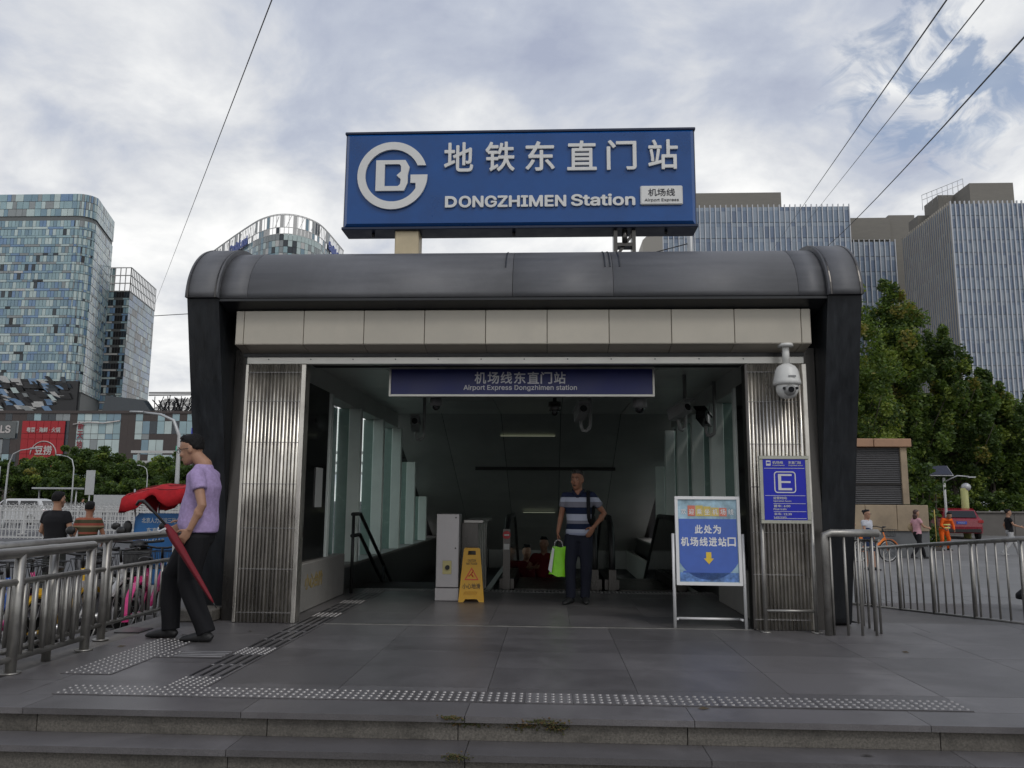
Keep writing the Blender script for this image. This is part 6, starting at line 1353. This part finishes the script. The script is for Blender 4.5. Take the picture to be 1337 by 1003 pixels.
MB().b2((87.2, 170.2, 0), (112, 193.8, 66.2)).build('core', M_CONC, b3, world=True)
finned(b3, (86.92, 170), (110, 170), 8, 66.5, 1.02, 2.75, M_FW, (4, 2.2, 2.2), .34, .22, 300)
finned(b3, (87.1, 194), (86.92, 170.1), 16, 66.5, 1.0, 2.75, M_FB, (1, .2, 3), .16, .34, 100)
MB().b2((91.0, 183, 66.2), (96.5, 190, 73.6)).build('plant_room', M_CONC, b3, world=True); MB().b2((94.6, 176, 66.2), (104.2, 186, 73.6)).build('plant_room', M_CONC, b3, world=True); MB().b2((88.4, 188, 66.2), (92.2, 193, 70.5)).build('plant_room', M_CONC, b3, world=True)
MB().tube([(96.5, 182, 73), (96.5, 182, 74.4), (99.4, 181, 74.4), (99.4, 181, 70)], .2, 6).build('roof_pipe', M_POLE, b3, world=True)
fx = MB()
for k in range(9): fx.tube([(88+k*.9, 184.5-k*.6, 70.5+k*.4), (88+k*.9, 184.5-k*.6, 74.2+k*.25)], .06, 4)
fx.tube([(88, 184.5, 74.2), (95.2, 179.7, 76.2)], .06, 4).tube([(88, 184.5, 73), (95.2, 179.7, 75)], .05, 4); fx.build('roof_railing', M_POLE, b3, world=True)
# ================================================================ trees
def leafmat(n, c):
    if n in MATS: return MATS[n]
    m = bpy.data.materials.new(n); m.use_nodes = True; t = m.node_tree; nn = t.nodes; l = t.links; b = nn['Principled BSDF']; b.inputs['Base Color'].default_value = (*c, 1); b.inputs['Roughness'].default_value = .55; b.inputs['Specular IOR Level'].default_value = .35
    tr = nn.new('ShaderNodeBsdfTranslucent'); tr.inputs[0].default_value = (c[0]*1.5, c[1]*1.5, c[2]*.8, 1); mi = nn.new('ShaderNodeMixShader'); mi.inputs[0].default_value = .36
    l.new(b.outputs[0], mi.inputs[1]); l.new(tr.outputs[0], mi.inputs[2]); l.new(mi.outputs[0], nn['Material Output'].inputs[0]); MATS[n] = m; return m
LM = [leafmat('leaf_deep', (.046, .080, .020)), leafmat('leaf_mid', (.095, .150, .032)), leafmat('leaf_light', (.190, .245, .050)), leafmat('leaf_olive', (.21, .19, .05))]
M_BARK = mat('bark', (.055, .045, .035), .9, var=.3, vscale=8, bump=.5, bscale=20)
def leaves(name, centres, rad, per, size, parent, seed, mix=(4, 4, 2, .4), flat=.7):
    g_ = np.random.default_rng(seed); C = np.repeat(np.array(centres), per, 0); n = len(C)
    rr = np.repeat(np.array(rad), per)[:, None]; d = g_.normal(size=(n, 3)); d /= np.linalg.norm(d, axis=1)[:, None]
    p = C+d*rr*(g_.random((n, 1))**.45)*np.array([1, 1, flat])
    a = g_.normal(size=(n, 3)); a[:, 2] *= .6; a /= np.linalg.norm(a, axis=1)[:, None]; b = np.cross(a, g_.normal(size=(n, 3))); b /= np.linalg.norm(b, axis=1)[:, None]
    s = size*(.6+.8*g_.random((n, 1))); a *= s; b *= s*.55
    V = np.stack([p-a, p+b*1.0-a*.1, p+a, p-b*1.0-a*.1], 1).reshape(-1, 3)
    q = parent.location; V -= np.array(q)
    me = bpy.data.meshes.new(name); me.vertices.add(4*n); me.vertices.foreach_set('co', V.ravel()); me.loops.add(4*n); me.loops.foreach_set('vertex_index', np.arange(4*n)); me.polygons.add(n); me.polygons.foreach_set('loop_start', np.arange(0, 4*n, 4))
    w_ = np.array(mix, float); w_ /= w_.sum(); base = g_.choice(4, len(centres), p=w_); mi = np.repeat(base, per); f = g_.random(n) < .35; mi[f] = g_.choice(4, f.sum(), p=w_)
    for m in LM: me.materials.append(m)
    me.polygons.foreach_set('material_index', mi.astype(np.int32)); me.update(); me.validate(); return link(name, me, parent)
def tree(label, x, y, h, rx, seed, base=.22, nclump=120, per=150, size=.14, shape='oval', group=None, mix=(4, 4, 2, .4), trunk=.16, name='tree'):
    t = thing(name, label, 'tree', (x, y, 0), group=group); r_ = random.Random(seed)
    mb = MB(); top = h*.86; lean = r_.uniform(-.3, .3)
    mb.tube([(0, 0, -.05), (lean*.1, 0, h*base), (lean*.5, .1, h*.5), (lean, .15, top)], [trunk*1.25, trunk, trunk*.6, trunk*.12], 9)
    cs = []; rs = []
    nl = max(10, nclump//7)
    for k in range(nl):                                   # limbs rise from the trunk, clumps of leaves sit along them
        v = (k+r_.random())/nl; z0 = h*(base+(.80-base)*v); a = k*2.4+r_.uniform(-.5, .5)
        prof = ((1-v)**.55*.95+.12) if shape == 'spire' else (sin(pi*min(1, .22+v*.72))**.8*1.0+.08)
        ln = rx*prof*r_.uniform(.70, 1.25)*(1.0 if shape == 'spire' else 1.0); rise = r_.uniform(.75, 1.5) if shape == 'spire' else r_.uniform(.25, .9)
        tip = Vector((lean*v+cos(a)*ln, sin(a)*ln, min(z0+ln*rise+.05*h, h*1.0))); st0 = Vector((lean*z0/h, .1*z0/h, z0)); mid = st0.lerp(tip, .5)+Vector((cos(a)*ln*.12, sin(a)*ln*.12, -ln*.06))
        mb.tube([st0, mid, tip], [trunk*.34*(1.1-v), trunk*.2*(1.1-v), .012], 5)
        for c in range(7):
            f = .22+.80*c/6+r_.uniform(-.05, .05); q = st0.lerp(mid, f*2) if f < .5 else mid.lerp(tip, f*2-1)
            q = q+Vector((r_.gauss(0, 1), r_.gauss(0, 1), r_.gauss(0, .8)))*rx*.13
            cs.append((x+q.x, y+q.y, q.z)); rs.append(rx*r_.uniform(.14, .30)*(1.15-.4*f))
    for k in range(12): f = k/11; cs.append((x+lean+r_.gauss(0, .20)*rx*(1-.6*f), y+r_.gauss(0, .20)*rx*(1-.6*f), h*(.72+.27*f))); rs.append(rx*(.34-.20*f))
    mb.build('trunk', M_BARK, t); leaves('crown', cs, rs, per, size, t, seed, mix, 1.25 if shape == 'spire' else .75); return t
TG = 'tall trees on the right'
def rt_tree(label, px_x, Y, h40, rx40, seed, base, ncl, mix, shape='spire'):
    k = Y/40; tree(label, px_x*k, Y, 1.7+(h40-1.7)*k, rx40*k, seed, base, ncl, 230, .088*k, shape, TG, mix, .14*k)
rt_tree('tall leafy tree beside the right black fin', 14.6, 37, 13.6, 2.5, 1, .12, 200, (2.5, 5, 3.5, .7))
rt_tree('tall tree with pointed top, second from right fin', 17.0, 47.8, 12.9, 2.2, 2, .12, 180, (4, 5, 2, .7))
rt_tree('shorter dark tree in front of corner office block', 19.7, 48.6, 10.4, 1.8, 3, .14, 150, (6, 4, 1, .5))
rt_tree('dark tree right of the shorter one, over the red car', 21.5, 49.5, 8.3, 1.7, 4, .16, 150, (6, 4, 1, .3))
rt_tree('low spreading tree near the right edge', 22.6, 50.5, 6.2, 1.6, 5, .18, 120, (6, 3, .8, .2))
rt_tree('tree cut by the right picture edge', 25.2, 49.5, 7.6, 1.9, 6, .16, 150, (6, 3, .8, .2))
rt_tree('background tree filling gap behind the vent tower', 13.6, 50, 9.6, 2.6, 7, .1, 130, (5, 4, 1.5, .2), 'oval')
rt_tree('background tree behind the solar lamp', 17.4, 56, 7.6, 2.6, 8, .1, 130, (7, 3, .5, .2), 'oval')
rt_tree('background tree behind the white vans', 21.0, 66, 6.4, 2.6, 9, .34, 110, (7, 3, .5, .2), 'oval')
rt_tree('background tree far right behind the hedge', 25.5, 66, 6.4, 2.6, 10, .34, 110, (7, 3, .5, .2), 'oval')
def hedge(label, x0, x1, y, z0, z1, seed, n=90, per=110, depth=.6, name='hedge'):
    t = thing(name, label, 'hedge', ((x0+x1)/2, y, z0)); r_ = random.Random(seed)
    cs = [(r_.uniform(x0, x1), y+r_.uniform(-depth, depth), r_.uniform(z0+.1, z1)) for _ in range(n)]; rs = [r_.uniform(.25, .5) for _ in cs]
    mb = MB()
    for k in range(10): x = x0+(x1-x0)*(k+.5)/10; mb.tube([(x-(x0+x1)/2, 0, -.1), (x-(x0+x1)/2+.1, 0, (z1-z0)*.7)], [.06, .02], 5)
    tag(mb.build('stems', M_BARK, t), kind='stuff'); leaves('foliage', cs, rs, per, .10, t, seed, (6, 3, .8, .1))
hedge('clipped green hedge on top of the retaining wall', 15.2, 43, 47.9, 1.2, 2.35, 31, 240, 90)
hedge('leafy shrub beside the vent tower', 13.6, 16.2, 34.5, .1, 3.6, 33, 60, 90)
LG = 'green trees before the mall'
lt = [(-74, 98, 7.4, 4.2, 'leftmost dark bushy tree before the mall'), (-68, 102, 7.6, 4.4, 'dark bushy tree under the red billboard'), (-63.5, 96, 6.6, 3.6, 'bushy tree left of the tallest one before the mall'), (-58.5, 100, 8.8, 4.6, 'tallest bushy tree before the pale mall glass'), (-53.5, 97, 6.6, 3.8, 'round bushy tree right of the tallest one'), (-50.5, 104, 8.2, 3.4, 'pointed tree in front of the dark mall pier'), (-46.5, 98, 6.4, 3.8, 'light green bush behind the rickshaw canopy'), (-41.5, 99, 6.0, 4.0, 'green bush behind the purple shirted person'), (-79, 104, 7.6, 4.2, 'dark tree cut by the left picture edge'), (-71, 90, 4.6, 3.4, 'low dark shrub tree behind the white car'), (-55.5, 91, 4.4, 3.4, 'low shrub tree beyond the far barriers'), (-48, 91, 4.2, 3.4, 'low shrub tree near the pale roadside cabinet')]
for i, (x, y, h, r_x, lb) in enumerate(lt): tree(lb, x, y, h*.86, r_x, 50+i, .12, 90, 260, .17, 'oval', LG, (7, 3, .6, .1) if i != 6 else (4, 5, 1.5, .1), .2)

# ================================================================ overhead wires
M_WIRE = mat('cable_black', (.02, .02, .022), .6)
def wire(label, a, b, r, sag=.25):
    a, b = Vector(a), Vector(b); pts = [a.lerp(b, k/24)-Vector((0, 0, sag*4*(k/24)*(1-k/24))) for k in range(25)]
    o = MB().tube([p-a for p in pts], r, 5).build('overhead_wire', M_WIRE, None, a); tag(o, label, 'wire', 'overhead wires')
def ext(a, b, f): a, b = Vector(a), Vector(b); return tuple(a+(a-b)*f)
wire('thin overhead wire crossing the sky on the left', ext((-3.473, 9.0, 7.886), (-31.165, 60, 17.09), .12), (-31.165, 60, 17.09), .0085, .0)
wire('short faint wire left of the left black fin', (-31.2, 60, 16.0), (-24.0, 60, 16.4), .03, .0)
wire('leftmost of the three wires at upper right', ext((6.33, 12, 9.677), (34.15, 120, 40.24), .08), (34.15, 120, 40.24), .014, .0)
wire('middle one of the three wires at upper right', ext((6.912, 12, 9.662), (36.74, 120, 41.07), .08), (36.74, 120, 41.07), .011, .0)
wire('rightmost sagging wire of three at upper right', ext((7.514, 12, 9.489), (36.0, 120, 37.6), .08), (36.0, 120, 37.6), .016, 1.6)
rp_ = thing('roof_pole', 'grey pole standing behind the roof sign', 'pole', (1.99, 11, 4.2)); MB().tube([(0, 0, -.4), (0, 0, 2.0)], .045, 8).build('shaft', M_POLE, rp_); MB().tube([(-.75, 0, .95), (0, 0, 1.15)], .008, 5).build('cable', M_WIRE, rp_)

lf = MB(); r_ = random.Random(9)
for k, (x, y, z) in enumerate(((-3.25, 7.2, .5), (-2.75, 7.45, .5), (-3.5, 6.6, .5), (2.9, 6.9, .5), (.9, 4.95, .5), (1.7, 4.6, .362))):
    a = r_.uniform(0, 6); c, s_ = cos(a), sin(a); pts = [(-.035, 0, .004), (0, .016, .012), (.04, 0, .005), (0, -.016, .003)]
    o = MB().add([(x+c*u-s_*v, y+s_*u+c*v, z+w_+.002) for u, v, w_ in pts], [(0, 1, 2), (0, 2, 3)]).build('fallen_leaf', mat('dry_leaf', (.07, .05, .025), .8)); tag(o, ['dry fallen leaf behind the purple shirted person', 'dry fallen leaf between path and left jamb', 'dry fallen leaf near the left stud tiles', 'dry fallen leaf near the right guard rail', 'dry fallen leaf on the front edge slab', 'dry fallen leaf on the lower step'][k], 'leaf', 'fallen leaves on the paving')
